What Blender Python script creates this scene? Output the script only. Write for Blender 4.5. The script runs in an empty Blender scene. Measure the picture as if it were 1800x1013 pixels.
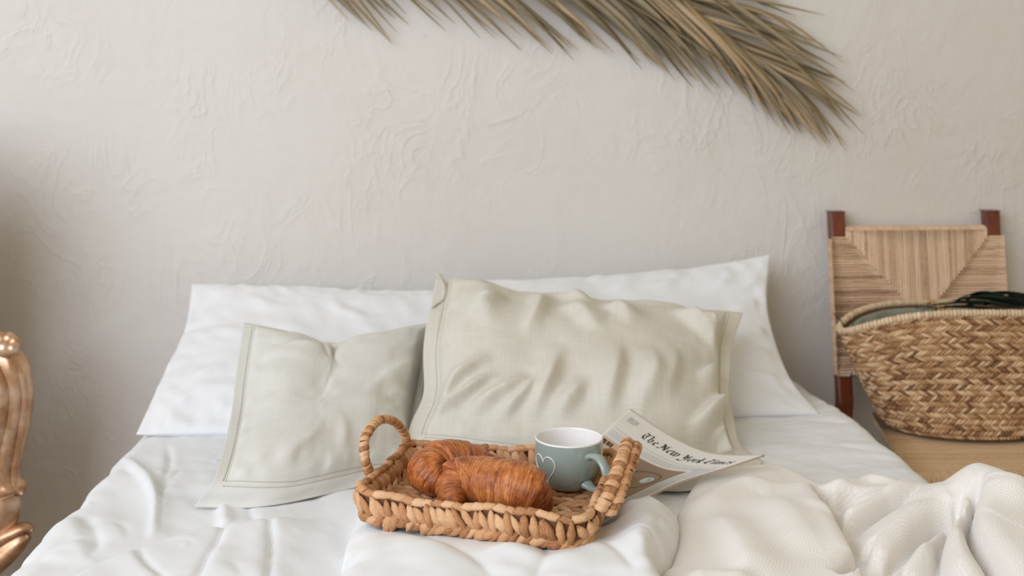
import bpy, math, random
import numpy as np
from mathutils import Vector, Matrix

random.seed(7)
RNG = np.random.default_rng(11)
SC = bpy.context.scene
COL = SC.collection

# ------------------------------------------------------------------ camera, world, light, exposure
F = 2000.0                                   # focal length in pixels of the 1800 px wide frame
YAW, PITCH = math.radians(3.7), math.radians(9.3)
CAM = np.array([0.0, -2.40, 1.075])
FWD = np.array([math.sin(YAW) * math.cos(PITCH), math.cos(YAW) * math.cos(PITCH), -math.sin(PITCH)])
RGT = np.array([math.cos(YAW), -math.sin(YAW), 0.0])
UPV = np.cross(RGT, FWD)
cd = bpy.data.cameras.new('camera'); cam = bpy.data.objects.new('camera', cd); COL.objects.link(cam)
cd.sensor_width = 36.0; cd.lens = 36.0 * F / 1800.0
cam.location = CAM; cam.rotation_euler = (math.pi / 2 - PITCH, 0, -YAW)
cd.dof.use_dof = True; cd.dof.focus_distance = 1.46; cd.dof.aperture_fstop = 4.5
cd.clip_start = 0.05
SC.camera = cam

world = bpy.data.worlds.new('world'); SC.world = world; world.use_nodes = True
world.node_tree.nodes['Background'].inputs[0].default_value = (1.0, 0.87, 0.62, 1)
world.node_tree.nodes['Background'].inputs[1].default_value = 0.53


def area(name, loc, target, sx, sy, power, col):
    l = bpy.data.lights.new(name, 'AREA'); l.shape = 'RECTANGLE'; l.size = sx; l.size_y = sy
    l.energy = power; l.color = col
    o = bpy.data.objects.new(name, l); COL.objects.link(o); o.location = loc
    o.rotation_euler = (Vector(target) - Vector(loc)).to_track_quat('-Z', 'Y').to_euler()
    return o


area('window_daylight', (-2.0, -3.0, 2.15), (0.1, -0.2, 0.7), 3.0, 2.4, 101, (0.88, 0.955, 1.11))
SC.view_settings.view_transform = 'Standard'; SC.view_settings.look = 'None'
SC.view_settings.exposure = 0.0; SC.view_settings.gamma = 1.0
SC.view_settings.use_curve_mapping = False


# ------------------------------------------------------------------ measuring helpers
def ray(u, v):
    return FWD + RGT * (u - 900) / F + UPV * (506.5 - v) / F


def atz(u, v, z):
    r = ray(u, v); return CAM + r * (z - CAM[2]) / r[2]


def aty(u, v, y):
    r = ray(u, v); return CAM + r * (y - CAM[1]) / r[1]


def lin(c):
    c = [x / 255.0 for x in c]
    return tuple((x / 12.92 if x <= 0.04045 else ((x + 0.055) / 1.055) ** 2.4) for x in c) + (1.0,)


def smooth(x):
    x = np.clip(x, 0, 1); return x * x * (3 - 2 * x)


class Noise2:
    def __init__(self, seed):
        self.t = np.random.default_rng(seed).random((64, 64)) * 2 - 1

    def __call__(self, x, y):
        x = np.asarray(x, float); y = np.asarray(y, float)
        xi = np.floor(x).astype(int); yi = np.floor(y).astype(int)
        fx = x - xi; fy = y - yi
        fx = fx * fx * fx * (fx * (fx * 6 - 15) + 10); fy = fy * fy * fy * (fy * (fy * 6 - 15) + 10)
        T = self.t; g = lambda a, b: T[a % 64, b % 64]
        return ((g(xi, yi) * (1 - fx) + g(xi + 1, yi) * fx) * (1 - fy)
                + (g(xi, yi + 1) * (1 - fx) + g(xi + 1, yi + 1) * fx) * fy)


def fbm(n, x, y, o=3):
    s = 0; a = 1.0
    for k in range(o):
        s = s + a * n(x * 2 ** k + 7.3 * k, y * 2 ** k - 3.1 * k); a *= 0.5
    return s


def catmull(pts, n):
    P = np.array(pts, float)
    if len(P) == 2:
        t = np.linspace(0, 1, n)[:, None]; return P[0] * (1 - t) + P[1] * t
    E = np.vstack([2 * P[0] - P[1], P, 2 * P[-1] - P[-2]])
    d = np.concatenate([[0], np.cumsum(np.linalg.norm(np.diff(P[:, :3], axis=0), axis=1))])
    T = np.linspace(0, d[-1], n); out = []
    for t in T:
        i = min(max(np.searchsorted(d, t, side='right') - 1, 0), len(P) - 2)
        f = (t - d[i]) / (d[i + 1] - d[i]); p0, p1, p2, p3 = E[i:i + 4]
        out.append(0.5 * (2 * p1 + (p2 - p0) * f + (2 * p0 - 5 * p1 + 4 * p2 - p3) * f * f + (3 * p1 - p0 - 3 * p2 + p3) * f ** 3))
    return np.array(out)


def polydist(X, Y, poly):
    """unsigned distance, side sign (+ = right of travel), parameter 0..1 along an open polyline"""
    P = np.array(poly, float)[:, :2]
    L = np.linalg.norm(np.diff(P, axis=0), axis=1); S = np.concatenate([[0], np.cumsum(L)])
    best = np.full(X.shape, 1e9); sg = np.zeros(X.shape); par = np.zeros(X.shape)
    for i in range(len(P) - 1):
        a, b = P[i], P[i + 1]; d = b - a; l2 = d @ d + 1e-15
        t = np.clip(((X - a[0]) * d[0] + (Y - a[1]) * d[1]) / l2, 0, 1)
        qx = X - a[0] - t * d[0]; qy = Y - a[1] - t * d[1]; dist = np.hypot(qx, qy)
        m = dist < best
        best = np.where(m, dist, best)
        sg = np.where(m, np.sign(-(d[0] * (Y - a[1]) - d[1] * (X - a[0]))), sg)
        par = np.where(m, (S[i] + t * L[i]) / S[-1], par)
    return best, sg, par


def bump(q):
    return q * np.exp(1 - q)


def crease(X, Y, pts, lr, ll, wr, wl, t0=0.25, t1=0.25, sm=14, cut=0.0):
    """a crease line: cloth rolls up by lr on its right (width wr) and ll on its left"""
    d, s, p = polydist(X, Y, catmull(pts, sm))
    tp = smooth(p / max(t0, 1e-3)) * smooth((1 - p) / max(t1, 1e-3))
    return tp * (np.where(s >= 0, lr * bump(d / wr), ll * bump(d / wl)) - cut * np.exp(-(d / 0.005) ** 2))


def ridge(X, Y, pts, h, wr, wl, t0=0.3, t1=0.3, sm=14):
    d, s, p = polydist(X, Y, catmull(pts, sm))
    tp = smooth(p / max(t0, 1e-3)) * smooth((1 - p) / max(t1, 1e-3))
    w = np.where(s >= 0, wr, wl)
    return tp * h * np.exp(-(d / w) ** 2)


def inside_dist(X, Y, poly):
    """signed distance to a closed polygon, positive inside"""
    P = np.array(poly, float)[:, :2]
    d, _, _ = polydist(X, Y, np.vstack([P, P[:1]]))
    ins = np.zeros(X.shape, bool); j = len(P) - 1
    for i in range(len(P)):
        xi, yi = P[i]; xj, yj = P[j]
        c = ((yi > Y) != (yj > Y)) & (X < (xj - xi) * (Y - yi) / (yj - yi + 1e-12) + xi)
        ins ^= c; j = i
    return np.where(ins, d, -d)


# ------------------------------------------------------------------ object helpers
def mesh_data(name, verts, faces, mats=(), uv=None, col=None, smooth_=True, fmat=None):
    me = bpy.data.meshes.new(name)
    me.from_pydata([tuple(map(float, v)) for v in verts], [], [tuple(map(int, f)) for f in faces])
    for m in mats: me.materials.append(m)
    if smooth_: me.polygons.foreach_set('use_smooth', [True] * len(me.polygons))
    if fmat is not None: me.polygons.foreach_set('material_index', fmat)
    if uv is not None or col is not None:
        li = np.empty(len(me.loops), np.int32); me.loops.foreach_get('vertex_index', li)
        if uv is not None:
            l = me.uv_layers.new(name='UVMap'); l.data.foreach_set('uv', np.asarray(uv, np.float32)[li].ravel())
        if col is not None:
            a = me.color_attributes.new('tone', 'FLOAT_COLOR', 'POINT')
            c = np.asarray(col, np.float32)
            if c.ndim == 1: c = np.stack([c, c, c, np.ones_like(c)], 1)
            a.data.foreach_set('color', c.ravel())
    me.update()
    return me


def link(name, me, parent=None, loc=None, mat4=None):
    o = bpy.data.objects.new(name, me); COL.objects.link(o)
    if parent is not None: o.parent = parent
    if mat4 is not None: o.matrix_local = mat4
    elif loc is not None: o.location = loc
    return o


def tag(o, label, cat=None, group=None, kind=None):
    if label: o['label'] = label
    if cat: o['category'] = cat
    if group: o['group'] = group
    if kind: o['kind'] = kind
    return o


def thing(name, label, cat, group=None, loc=(0, 0, 0)):
    o = bpy.data.objects.new(name, None); COL.objects.link(o); o.location = loc; o.empty_display_size = 0.05
    return tag(o, label, cat, group)


def gridfaces(n, m, cu=False, cv=False, off=0):
    f = []
    for i in range(n if cu else n - 1):
        for j in range(m if cv else m - 1):
            a = i * m + j; b = ((i + 1) % n) * m + j; c = ((i + 1) % n) * m + (j + 1) % m; d = i * m + (j + 1) % m
            f.append((a + off, b + off, c + off, d + off))
    return f


def gridmesh(name, P, mat, parent=None, cu=False, cv=False, uv=None, keep=None, link_=True, flip=False):
    n, m = P.shape[:2]; f = gridfaces(n, m, cu, cv)
    if keep is not None:
        k = keep.ravel(); f = [q for q in f if k[q[0]] or k[q[1]] or k[q[2]] or k[q[3]]]
    if flip: f = [q[::-1] for q in f]
    me = mesh_data(name, P.reshape(-1, 3), f, [mat], uv=None if uv is None else uv.reshape(-1, 2))
    return link(name, me, parent) if link_ else me


def frames(path):
    P = np.array(path, float); T = np.gradient(P, axis=0); T /= np.linalg.norm(T, axis=1)[:, None] + 1e-12
    n = np.cross(T[0], (0, 0, 1.0))
    if np.linalg.norm(n) < 1e-3: n = np.cross(T[0], (1.0, 0, 0))
    n /= np.linalg.norm(n); N = []
    for t in T:
        n = n - t * (n @ t); n /= np.linalg.norm(n); N.append(n.copy())
    N = np.array(N); return P, T, N, np.cross(T, N)


def tube(path, rad, sides=8, ry=None, cap=True):
    """verts, faces of a swept tube; rad scalar or per point; ry = second radius factor"""
    P, T, N, B = frames(path); n = len(P); rad = np.broadcast_to(np.asarray(rad, float), (n,))
    a = np.linspace(0, 2 * math.pi, sides, endpoint=False); k = 1.0 if ry is None else ry
    V = P[:, None] + rad[:, None, None] * (np.cos(a)[None, :, None] * N[:, None] + k * np.sin(a)[None, :, None] * B[:, None])
    f = gridfaces(n, sides, False, True)
    if cap: f += [tuple(range(sides))[::-1], tuple((n - 1) * sides + i for i in range(sides))]
    return V.reshape(-1, 3), f


class MB:
    def __init__(self): self.v = []; self.f = []; self.c = []; self.n = 0

    def add(self, V, Fc, tone=1.0):
        V = np.asarray(V, float); self.v.append(V); self.f += [tuple(i + self.n for i in q) for q in Fc]
        self.c.append(np.full(len(V), tone)); self.n += len(V); return self

    def box(self, c, s, R=None, tone=1.0):
        x, y, z = np.array(s) / 2
        V = np.array([(-x, -y, -z), (x, -y, -z), (x, y, -z), (-x, y, -z), (-x, -y, z), (x, -y, z), (x, y, z), (-x, y, z)])
        if R is not None: V = V @ np.array(R).T
        return self.add(V + np.array(c), [(0, 3, 2, 1), (4, 5, 6, 7), (0, 1, 5, 4), (1, 2, 6, 5), (2, 3, 7, 6), (3, 0, 4, 7)], tone)

    def build(self, name, mat, parent=None, smooth_=True):
        return link(name, mesh_data(name, np.vstack(self.v), self.f, [mat], col=np.concatenate(self.c), smooth_=smooth_), parent)


def bevel(o, w, seg=2):
    m = o.modifiers.new('bevel', 'BEVEL'); m.width = w; m.segments = seg; m.limit_method = 'ANGLE'; return o


# ------------------------------------------------------------------ materials
class Mat:
    def __init__(self, name, color=(200, 200, 200), rough=0.8, **kw):
        self.m = bpy.data.materials.new(name); self.m.use_nodes = True
        self.t = self.m.node_tree; self.b = self.t.nodes['Principled BSDF']
        self.b.inputs['Base Color'].default_value = lin(color); self.b.inputs['Roughness'].default_value = rough
        for k, v in kw.items(): self.b.inputs[k.replace('_', ' ')].default_value = v

    def n(self, typ, **kw):
        x = self.t.nodes.new(typ)
        for k, v in kw.items():
            if k in x.inputs: x.inputs[k].default_value = v
            else: setattr(x, k, v)
        return x

    def l(self, a, b): self.t.links.new(a, b)

    def coords(self, kind='Object', scale=(1, 1, 1), rot=(0, 0, 0)):
        c = self.n('ShaderNodeTexCoord'); mp = self.n('ShaderNodeMapping')
        mp.inputs['Scale'].default_value = scale; mp.inputs['Rotation'].default_value = rot
        self.l(c.outputs[kind], mp.inputs[0]); return mp.outputs[0]

    def noise(self, co, scale, detail=3, rough=0.5, dist=0.0):
        x = self.n('ShaderNodeTexNoise'); x.inputs['Scale'].default_value = scale; x.inputs['Detail'].default_value = detail
        x.inputs['Roughness'].default_value = rough; x.inputs['Distortion'].default_value = dist
        self.l(co, x.inputs['Vector']); return x.outputs[0]

    def ramp(self, fac, stops):
        r = self.n('ShaderNodeValToRGB'); e = r.color_ramp.elements
        while len(e) < len(stops): e.new(0.5)
        for i, (p, c) in enumerate(stops):
            e[i].position = p; e[i].color = c if len(c) == 4 else lin(c)
        self.l(fac, r.inputs[0]); return r.outputs[0]

    def math(self, op, a, b=None):
        x = self.n('ShaderNodeMath'); x.operation = op
        for i, q in enumerate((a, b)):
            if q is None: continue
            if isinstance(q, (int, float)): x.inputs[i].default_value = q
            else: self.l(q, x.inputs[i])
        return x.outputs[0]

    def mix(self, fac, a, b, mode='MIX'):
        x = self.n('ShaderNodeMix'); x.data_type = 'RGBA'; x.blend_type = mode
        for s, q in ((0, fac), (6, a), (7, b)):
            if isinstance(q, (int, float)): x.inputs[s].default_value = q
            elif isinstance(q, tuple): x.inputs[s].default_value = q
            else: self.l(q, x.inputs[s])
        return x.outputs[2]

    def color(self, s): self.l(s, self.b.inputs['Base Color']); return self

    def bump(self, h, strength=0.5, dist=0.002):
        x = self.n('ShaderNodeBump'); x.inputs['Strength'].default_value = strength; x.inputs['Distance'].default_value = dist
        prev = self.b.inputs['Normal'].links
        if prev: self.l(prev[0].from_socket, x.inputs['Normal'])
        self.l(h, x.inputs['Height']); self.l(x.outputs[0], self.b.inputs['Normal']); return self


BW = lambda v: (v, v, v, 1)


def fabric(name, c, var=8, weave=900.0, wb=0.35, wrinkle=0.0, sheen=0.15):
    M = Mat(name, c, 0.92); M.b.inputs['Sheen Weight'].default_value = sheen; M.b.inputs['Specular IOR Level'].default_value = 0.2
    co = M.coords('Object')
    a = M.noise(M.coords('UV', (1, 0.06, 1)), weave, 2, 0.6); b = M.noise(M.coords('UV', (0.06, 1, 1)), weave, 2, 0.6)
    th = M.math('ADD', a, b)
    M.color(M.ramp(M.math('ADD', M.math('MULTIPLY', th, 0.35), M.math('MULTIPLY', M.noise(co, 9, 4), 0.3)),
                   [(0.3, tuple(max(0, x - var) for x in c)), (0.7, tuple(min(255, x + var) for x in c))]))
    M.bump(th, wb, 0.0006)
    if wrinkle: M.bump(M.noise(co, 26, 4, 0.55, 0.6), wrinkle, 0.004)
    return M.m


def plaster():
    M = Mat('trowelled_plaster', (214, 209, 203), 0.88); M.b.inputs['Specular IOR Level'].default_value = 0.25
    co = M.coords('Object')
    big = M.noise(co, 1.6, 4, 0.55); fine = M.noise(co, 38, 4, 0.6)
    base = M.ramp(M.math('ADD', M.math('MULTIPLY', big, 0.8), M.math('MULTIPLY', fine, 0.2)),
                  [(0.32, (212, 206, 199)), (0.5, (216, 212, 207)), (0.68, (219, 216, 211))])
    spots = M.ramp(M.noise(co, 27, 1, 0.4), [(0.16, BW(0.82)), (0.21, BW(1))])
    stain = M.ramp(M.noise(M.coords('Object', (1, 1, 0.8)), 2.3, 5, 0.65, 0.6), [(0.66, BW(0)), (0.8, BW(0.55))])
    M.color(M.mix(M.math('MULTIPLY', stain, 0.2), M.mix(1.0, base, spots, 'MULTIPLY'), lin((203, 186, 168))))
    # trowel ridges: thin crests of distorted noise, kept to patches
    h = None
    for sc, ro, st in ((6.0, 0.6, (1, 1, 0.62)), (8.0, -0.8, (1, 1, 0.55)), (11.0, 1.5, (1, 1, 0.6))):
        n = M.noise(M.coords('Object', st, (0, ro, 0)), sc, 3, 0.5, 1.6)
        r = M.math('SUBTRACT', 1.0, M.math('ABSOLUTE', M.math('MULTIPLY', M.math('SUBTRACT', n, 0.5), 7.0)))
        r = M.math('POWER', M.math('MAXIMUM', r, 0.0), 4.0)
        mk = M.ramp(M.noise(M.coords('Object', (1, 1, 1), (0, ro, 0)), 3.2, 3, 0.5), [(0.52, BW(0)), (0.62, BW(1))])
        r = M.math('MULTIPLY', r, mk); h = r if h is None else M.math('ADD', h, r)
    M.bump(h, 0.42, 0.003)
    M.bump(M.noise(co, 5.5, 6, 0.62, 0.8), 0.25, 0.02)
    M.bump(fine, 0.25, 0.002)
    return M.m


def toned(name, stops, rough=0.7, grain=(60, 60, 60), gb=0.3, rnd=True, spec=0.3, dist=0.001, mixr=0.6):
    """plant fibre: colour from the per-strand tone and per-object random value, fine grain"""
    M = Mat(name, stops[1][1], rough); M.b.inputs['Specular IOR Level'].default_value = spec
    n = M.noise(M.coords('Object', grain), 1.0, 4, 0.6)
    if rnd:
        oi = M.n('ShaderNodeObjectInfo'); t = oi.outputs['Random']
    else:
        at = M.n('ShaderNodeAttribute'); at.attribute_name = 'tone'; t = at.outputs['Fac']
    M.color(M.ramp(M.math('ADD', M.math('MULTIPLY', t, mixr), M.math('MULTIPLY', n, 1.0 - mixr)), stops))
    M.bump(n, gb, dist)
    return M.m


def wood(name, a, b, rough=0.35):
    M = Mat(name, a, rough); n = M.noise(M.coords('Object', (60, 60, 4)), 1.0, 4, 0.6, 0.4)
    M.color(M.ramp(n, [(0.3, a), (0.7, b)])); M.bump(n, 0.15, 0.001); return M.m


def plain(name, c, rough=0.6, **kw): return Mat(name, c, rough, **kw).m


M_WALL = plaster()
M_FLOOR = wood('floor_boards', (140, 120, 100), (168, 148, 125), 0.5)
M_SHEET = fabric('white_cotton', (226, 228, 230), 4, 700, 0.15, 0.10)
M_DUVET = fabric('bright_white_cotton', (230, 232, 234), 3, 700, 0.12, 0.14)
M_PILLOW = fabric('white_pillowcase', (228, 229, 232), 3, 600, 0.15, 0.12)
M_LINEN = fabric('sage_linen', (206, 202, 191), 9, 260, 0.5, 0.14)
M_LINEN2 = fabric('pale_sage_linen', (211, 210, 204), 6, 260, 0.45, 0.08)
M_STITCH = plain('stitching', (188, 184, 170), 0.9)


def waffle():
    M = Mat('cream_waffle_knit', (236, 232, 227), 0.95); M.b.inputs['Sheen Weight'].default_value = 0.3
    M.b.inputs['Specular IOR Level'].default_value = 0.15
    co = M.coords('UV', (1, 1, 1), (0, 0, 0.5))
    hs = []
    for d in ('X', 'Y'):
        w = M.n('ShaderNodeTexWave'); w.bands_direction = d; w.inputs['Scale'].default_value = 78.0
        w.inputs['Distortion'].default_value = 0.6; w.inputs['Detail'].default_value = 1.0
        M.l(co, w.inputs['Vector']); hs.append(w.outputs['Fac'])
    h = M.math('MAXIMUM', hs[0], hs[1])
    M.color(M.ramp(h, [(0.2, (228, 222, 214)), (0.9, (237, 234, 230))]))
    M.bump(h, 0.28, 0.0012); M.bump(M.noise(M.coords('Object'), 14, 3), 0.2, 0.006); return M.m


M_BLANKET = waffle()
HY = [(0.2, (128, 82, 50)), (0.4, (184, 132, 90)), (0.56, (208, 160, 116)), (0.8, (228, 190, 152))]
M_HYACINTH = toned('water_hyacinth', HY, 0.62, (110, 900, 900), 0.6, mixr=0.4)
M_CORE = plain('hyacinth_core', (104, 70, 44), 0.9)
M_SEAGRASS = toned('braided_seagrass', [(0.12, (98, 64, 38)), (0.36, (166, 124, 86)), (0.62, (202, 164, 124)), (0.9, (232, 204, 168))], 0.75, (220, 220, 220), 0.3, False)
M_RIMGRASS = toned('pale_rim_grass', [(0.2, (196, 164, 130)), (0.5, (216, 188, 154)), (0.8, (228, 204, 174))], 0.8, (300, 300, 300), 0.3, False)
M_ROPE = toned('paper_rope', [(0.1, (140, 110, 86)), (0.35, (200, 168, 138)), (0.65, (222, 192, 162)), (0.95, (232, 208, 182))], 0.85, (200, 200, 200), 0.3, False)
M_MAHOG = wood('dark_red_wood', (84, 36, 20), (128, 62, 38), 0.3)
M_SEAT = toned('seat_rope', [(0.1, (164, 134, 104)), (0.5, (206, 174, 138)), (0.9, (222, 196, 164))], 0.85, (160, 160, 160), 0.3, False, mixr=0.4)
M_LINING = fabric('olive_lining', (140, 141, 124), 8, 260, 0.3, 0.2)
M_PALM = toned('dried_palm', [(0.1, (112, 104, 84)), (0.35, (150, 138, 112)), (0.6, (182, 160, 128)), (0.9, (204, 176, 140))], 0.7, (30, 400, 400), 0.3)
M_LEAF = toned('dark_green_leaf', [(0.1, (28, 42, 38)), (0.5, (46, 64, 54)), (0.9, (72, 86, 66))], 0.5, (80, 80, 80), 0.2)
M_GLAZE = Mat('sage_glaze', (150, 164, 158), 0.16, Coat_Weight=0.4).m
M_WHITEGLAZE = Mat('white_glaze', (238, 236, 235), 0.18, Coat_Weight=0.3).m


def gilt():
    M = Mat('worn_gilding', (200, 160, 118), 0.34, Metallic=0.7)
    n = M.noise(M.coords('Object'), 22, 5, 0.6)
    M.color(M.ramp(n, [(0.3, (150, 108, 76)), (0.5, (196, 156, 122)), (0.75, (228, 204, 180))]))
    M.bump(n, 0.2, 0.003); return M.m


M_GILT = gilt()


def crust():
    M = Mat('croissant_crust', (176, 98, 42), 0.32); M.b.inputs['Specular IOR Level'].default_value = 0.45
    co = M.coords('UV', (1, 1, 1))
    st = M.noise(M.coords('UV', (150, 6.0, 1)), 1.0, 4, 0.7, 0.9)       # thin layer lines wrapping the roll
    st2 = M.noise(M.coords('UV', (40, 3.5, 1)), 1.0, 4, 0.65, 1.2)
    ob = M.noise(M.coords('Object'), 48, 6, 0.7)
    k = M.math('ADD', M.math('MULTIPLY', st, 0.38), M.math('ADD', M.math('MULTIPLY', st2, 0.27), M.math('MULTIPLY', ob, 0.35)))
    at = M.n('ShaderNodeAttribute'); at.attribute_name = 'tone'
    k = M.math('SUBTRACT', k, M.math('MULTIPLY', at.outputs['Fac'], 0.075))
    k = M.math('ADD', k, 0.032)
    M.color(M.ramp(k, [(0.37, (64, 28, 14)), (0.44, (118, 56, 26)), (0.50, (168, 92, 44)), (0.56, (200, 122, 62)), (0.65, (230, 178, 122))]))
    M.bump(M.math('ADD', M.math('MULTIPLY', st, 0.6), M.math('MULTIPLY', st2, 0.6)), 0.6, 0.0022)
    M.bump(M.noise(M.coords('Object'), 240, 3, 0.6), 0.25, 0.0006)
    return M.m


M_CRUST = crust()
M_PAPER = Mat('newsprint', (222, 220, 216), 0.9).m
M_PAPEREDGE = Mat('newsprint_edge', (196, 160, 138), 0.9).m
M_INK = Mat('black_ink', (52, 52, 52), 0.8).m
M_GREYINK = Mat('grey_text_ink', (172, 172, 172), 0.85).m
M_PALEINK = Mat('pale_text_ink', (196, 196, 200), 0.85).m

# ------------------------------------------------------------------ the setting
BX0, BX1, BZ = -0.545, 0.772, 0.50          # bed edges and mattress top


def build_room():
    X, Z = np.meshgrid(np.linspace(-1.9, 2.4, 60), np.linspace(0, 2.7, 40), indexing='ij')
    front = np.stack([X, np.zeros_like(X), Z], -1)
    mb = MB(); mb.box((0.25, 0.06, 1.35), (4.3, 0.12, 2.7))
    w = mb.build('wall_back', M_WALL, None, False); tag(w, 'off white trowelled plaster wall behind the bed', None, None, 'structure')
    mb = MB(); mb.box((0.25, -1.9, -0.02), (4.3, 3.8, 0.04))
    f = mb.build('floor', M_FLOOR, None, False); tag(f, 'floor below the bed', None, None, 'structure')


def build_bed():
    bed = thing('bed', 'wide low bed under white sheets standing against the plaster wall', 'bed', None, (0.11, -1.1, 0))
    mb = MB(); mb.box((0, 0.02, 0.355), (1.27, 2.06, 0.27)); o = mb.build('mattress', M_PILLOW, bed, False); bevel(o, 0.05, 4)
    mb = MB(); mb.box((0, 0.02, 0.16), (1.25, 2.0, 0.12)); o = mb.build('bed_base', M_FLOOR, bed, False); bevel(o, 0.01)
    for sx in (-0.55, 0.55):
        for sy in (-0.9, 0.9):
            mb = MB(); mb.box((sx, 0.02 + sy, 0.05), (0.07, 0.07, 0.10)); bevel(mb.build('leg', M_FLOOR, bed, False), 0.006)


def G(*uv, z=BZ): return [atz(u, v, z)[:2] for u, v in uv]


NZ = [Noise2(s) for s in range(20, 32)]


def sheet_height(X, Y):
    h = 0.0028 * fbm(NZ[0], X * 5, Y * 4, 3) + 0.0022 * fbm(NZ[1], X * 16 + Y * 5, Y * 11, 3)
    h += 0.0022 * fbm(NZ[2], X * 6, Y * 34 + 2.0 * NZ[3](X * 6, Y * 6), 2) * smooth((X - 0.3) / 0.2)
    h += ridge(X, Y, G((205, 795), (235, 825), (262, 862), (274, 890), (270, 930), (262, 962)), 0.011, 0.005, 0.012)
    h += crease(X, Y, G((292, 770), (298, 815), (284, 868), (281, 905), (281, 955)), 0.004, 0.003, 0.012, 0.012, cut=.002)
    h += crease(X, Y, G((270, 872), (298, 850), (318, 826)), 0.004, 0.004, 0.015, 0.015)
    h += crease(X, Y, G((80, 1050), (135, 1010), (241, 967), (311, 946), (372, 933), (470, 922), (600, 905)), 0.009, 0.000, 0.020, 0.02, 0.1, 0.3, cut=.002)
    h += crease(X, Y, G((243, 968), (250, 990), (285, 1014), (310, 1040)), 0.005, 0.002, 0.012, 0.012, cut=.002)
    h += ridge(X, Y, G((386, 880), (392, 905), (392, 932)), 0.010, 0.006, 0.014, 0.2, 0.2)
    h += crease(X, Y, G((398, 925), (388, 950), (365, 985), (345, 1020), (330, 1050)), 0.003, 0.005, 0.014, 0.014, 0.1, cut=.002)
    h += crease(X, Y, G((472, 915), (477, 955), (474, 1000), (466, 1050)), 0.004, 0.003, 0.014, 0.012, 0.1, cut=.002)
    h += crease(X, Y, G((427, 885), (440, 905), (446, 925)), 0.004, 0.003, 0.014, 0.014)
    h += crease(X, Y, G((140, 905), (165, 935), (172, 960), (150, 985)), 0.005, 0.004, 0.02, 0.015)
    h += crease(X, Y, G((60, 985), (110, 960), (160, 950)), 0.005, 0.006, 0.02, 0.03)
    for i in range(9):                                            # small random creases on the left half
        u = random.uniform(120, 560); v = random.uniform(800, 1000); a = random.uniform(-0.4, 1.2); L = random.uniform(30, 70)
        h += crease(X, Y, G((u, v), (u + L * math.cos(a) * .5, v + L * math.sin(a) * .6), (u + L * math.cos(a + .3), v + L * math.sin(a + .3))),
                    0.0025, 0.002, 0.012, 0.012, 0.4, 0.4)
    h += crease(X, Y, G((1290, 745), (1400, 742), (1520, 752)), 0.003, 0.003, 0.02, 0.02)
    h += crease(X, Y, G((1330, 790), (1450, 785), (1560, 800)), 0.003, 0.003, 0.02, 0.02)
    h += crease(X, Y, G((1420, 690), (1480, 715), (1570, 770)), 0.004, 0.003, 0.02, 0.02)
    return h


def build_sheet():
    W = BX1 - BX0; R = 0.045; side = 0.26
    p = np.concatenate([np.linspace(-side, 0, 24)[:-1], np.linspace(0, W, 300), np.linspace(W, W + side, 24)[1:]])
    y = np.linspace(-1.55, -0.035, 330)
    Pp, Y = np.meshgrid(p, y, indexing='ij')

    def prof(q):                       # distance past the edge of the flat top -> (out, down, normal out, normal up)
        a = np.clip(q / R, 0, math.pi / 2); ex = np.maximum(q - R * math.pi / 2, 0)
        return R * np.sin(a), R * (1 - np.cos(a)) + ex, np.sin(a), np.cos(a)
    X0 = BX0 + R * 0.0
    ql = np.maximum(R - Pp, 0); qr = np.maximum(Pp - (W - R), 0)
    ol, dl, nl, kl = prof(ql); orr, dr, nr, kr = prof(qr)
    X = np.clip(BX0 + Pp, BX0 + R, BX1 - R) - ol + orr
    lump = 0.006 * NZ[4](Y * 9, 0 * Y) + 0.004 * NZ[5](Y * 23, 0 * Y)
    h = sheet_height(BX0 + Pp, Y) + 0.02 * smooth((Y + 0.06) / 0.03) * -1
    Z = BZ - dl - dr + h * kl * kr
    Xo = X + (-nl + nr) * (h + lump * np.where(Pp < W / 2, 1.3, 0.3))
    P = np.stack([Xo, Y, Z], -1)
    o = gridmesh('white_sheet', P, M_SHEET, None, uv=np.stack([Pp, Y], -1))
    tag(o, 'creased white cotton sheet spread over the whole bed', 'sheet')
    return o


def slab(name, poly, hfun, mat, step, label, cat, z0=0.497):
    P = np.array(poly); x0, y0 = P.min(0) - 0.01; x1, y1 = P.max(0) + 0.01
    nx = int((x1 - x0) / step); ny = int((y1 - y0) / step)
    X, Y = np.meshgrid(np.linspace(x0, x1, nx), np.linspace(y0, y1, ny), indexing='ij')
    d = inside_dist(X, Y, poly)
    Z = hfun(X, Y, d); Z = np.where(d > 0, Z, z0)
    for _ in range(1):                                             # let the cloth settle: no needle-sharp points
        Zs = Z.copy(); Zs[1:-1, 1:-1] = (Z[:-2, 1:-1] + Z[2:, 1:-1] + Z[1:-1, :-2] + Z[1:-1, 2:] + 2 * Z[1:-1, 1:-1]) / 6
        Z = np.where(d > 0, Zs, Z)
    ux = np.concatenate([np.zeros((1, ny)), np.cumsum(np.hypot(np.diff(X, axis=0), np.diff(Z, axis=0)), 0)], 0)
    uy = np.concatenate([np.zeros((nx, 1)), np.cumsum(np.hypot(np.diff(Y, axis=1), np.diff(Z, axis=1)), 1)], 1)
    o = gridmesh(name, np.stack([X, Y, Z], -1), mat, None, uv=np.stack([ux, uy], -1), keep=d > -step * 0.2)
    tag(o, label, cat); return o


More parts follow.
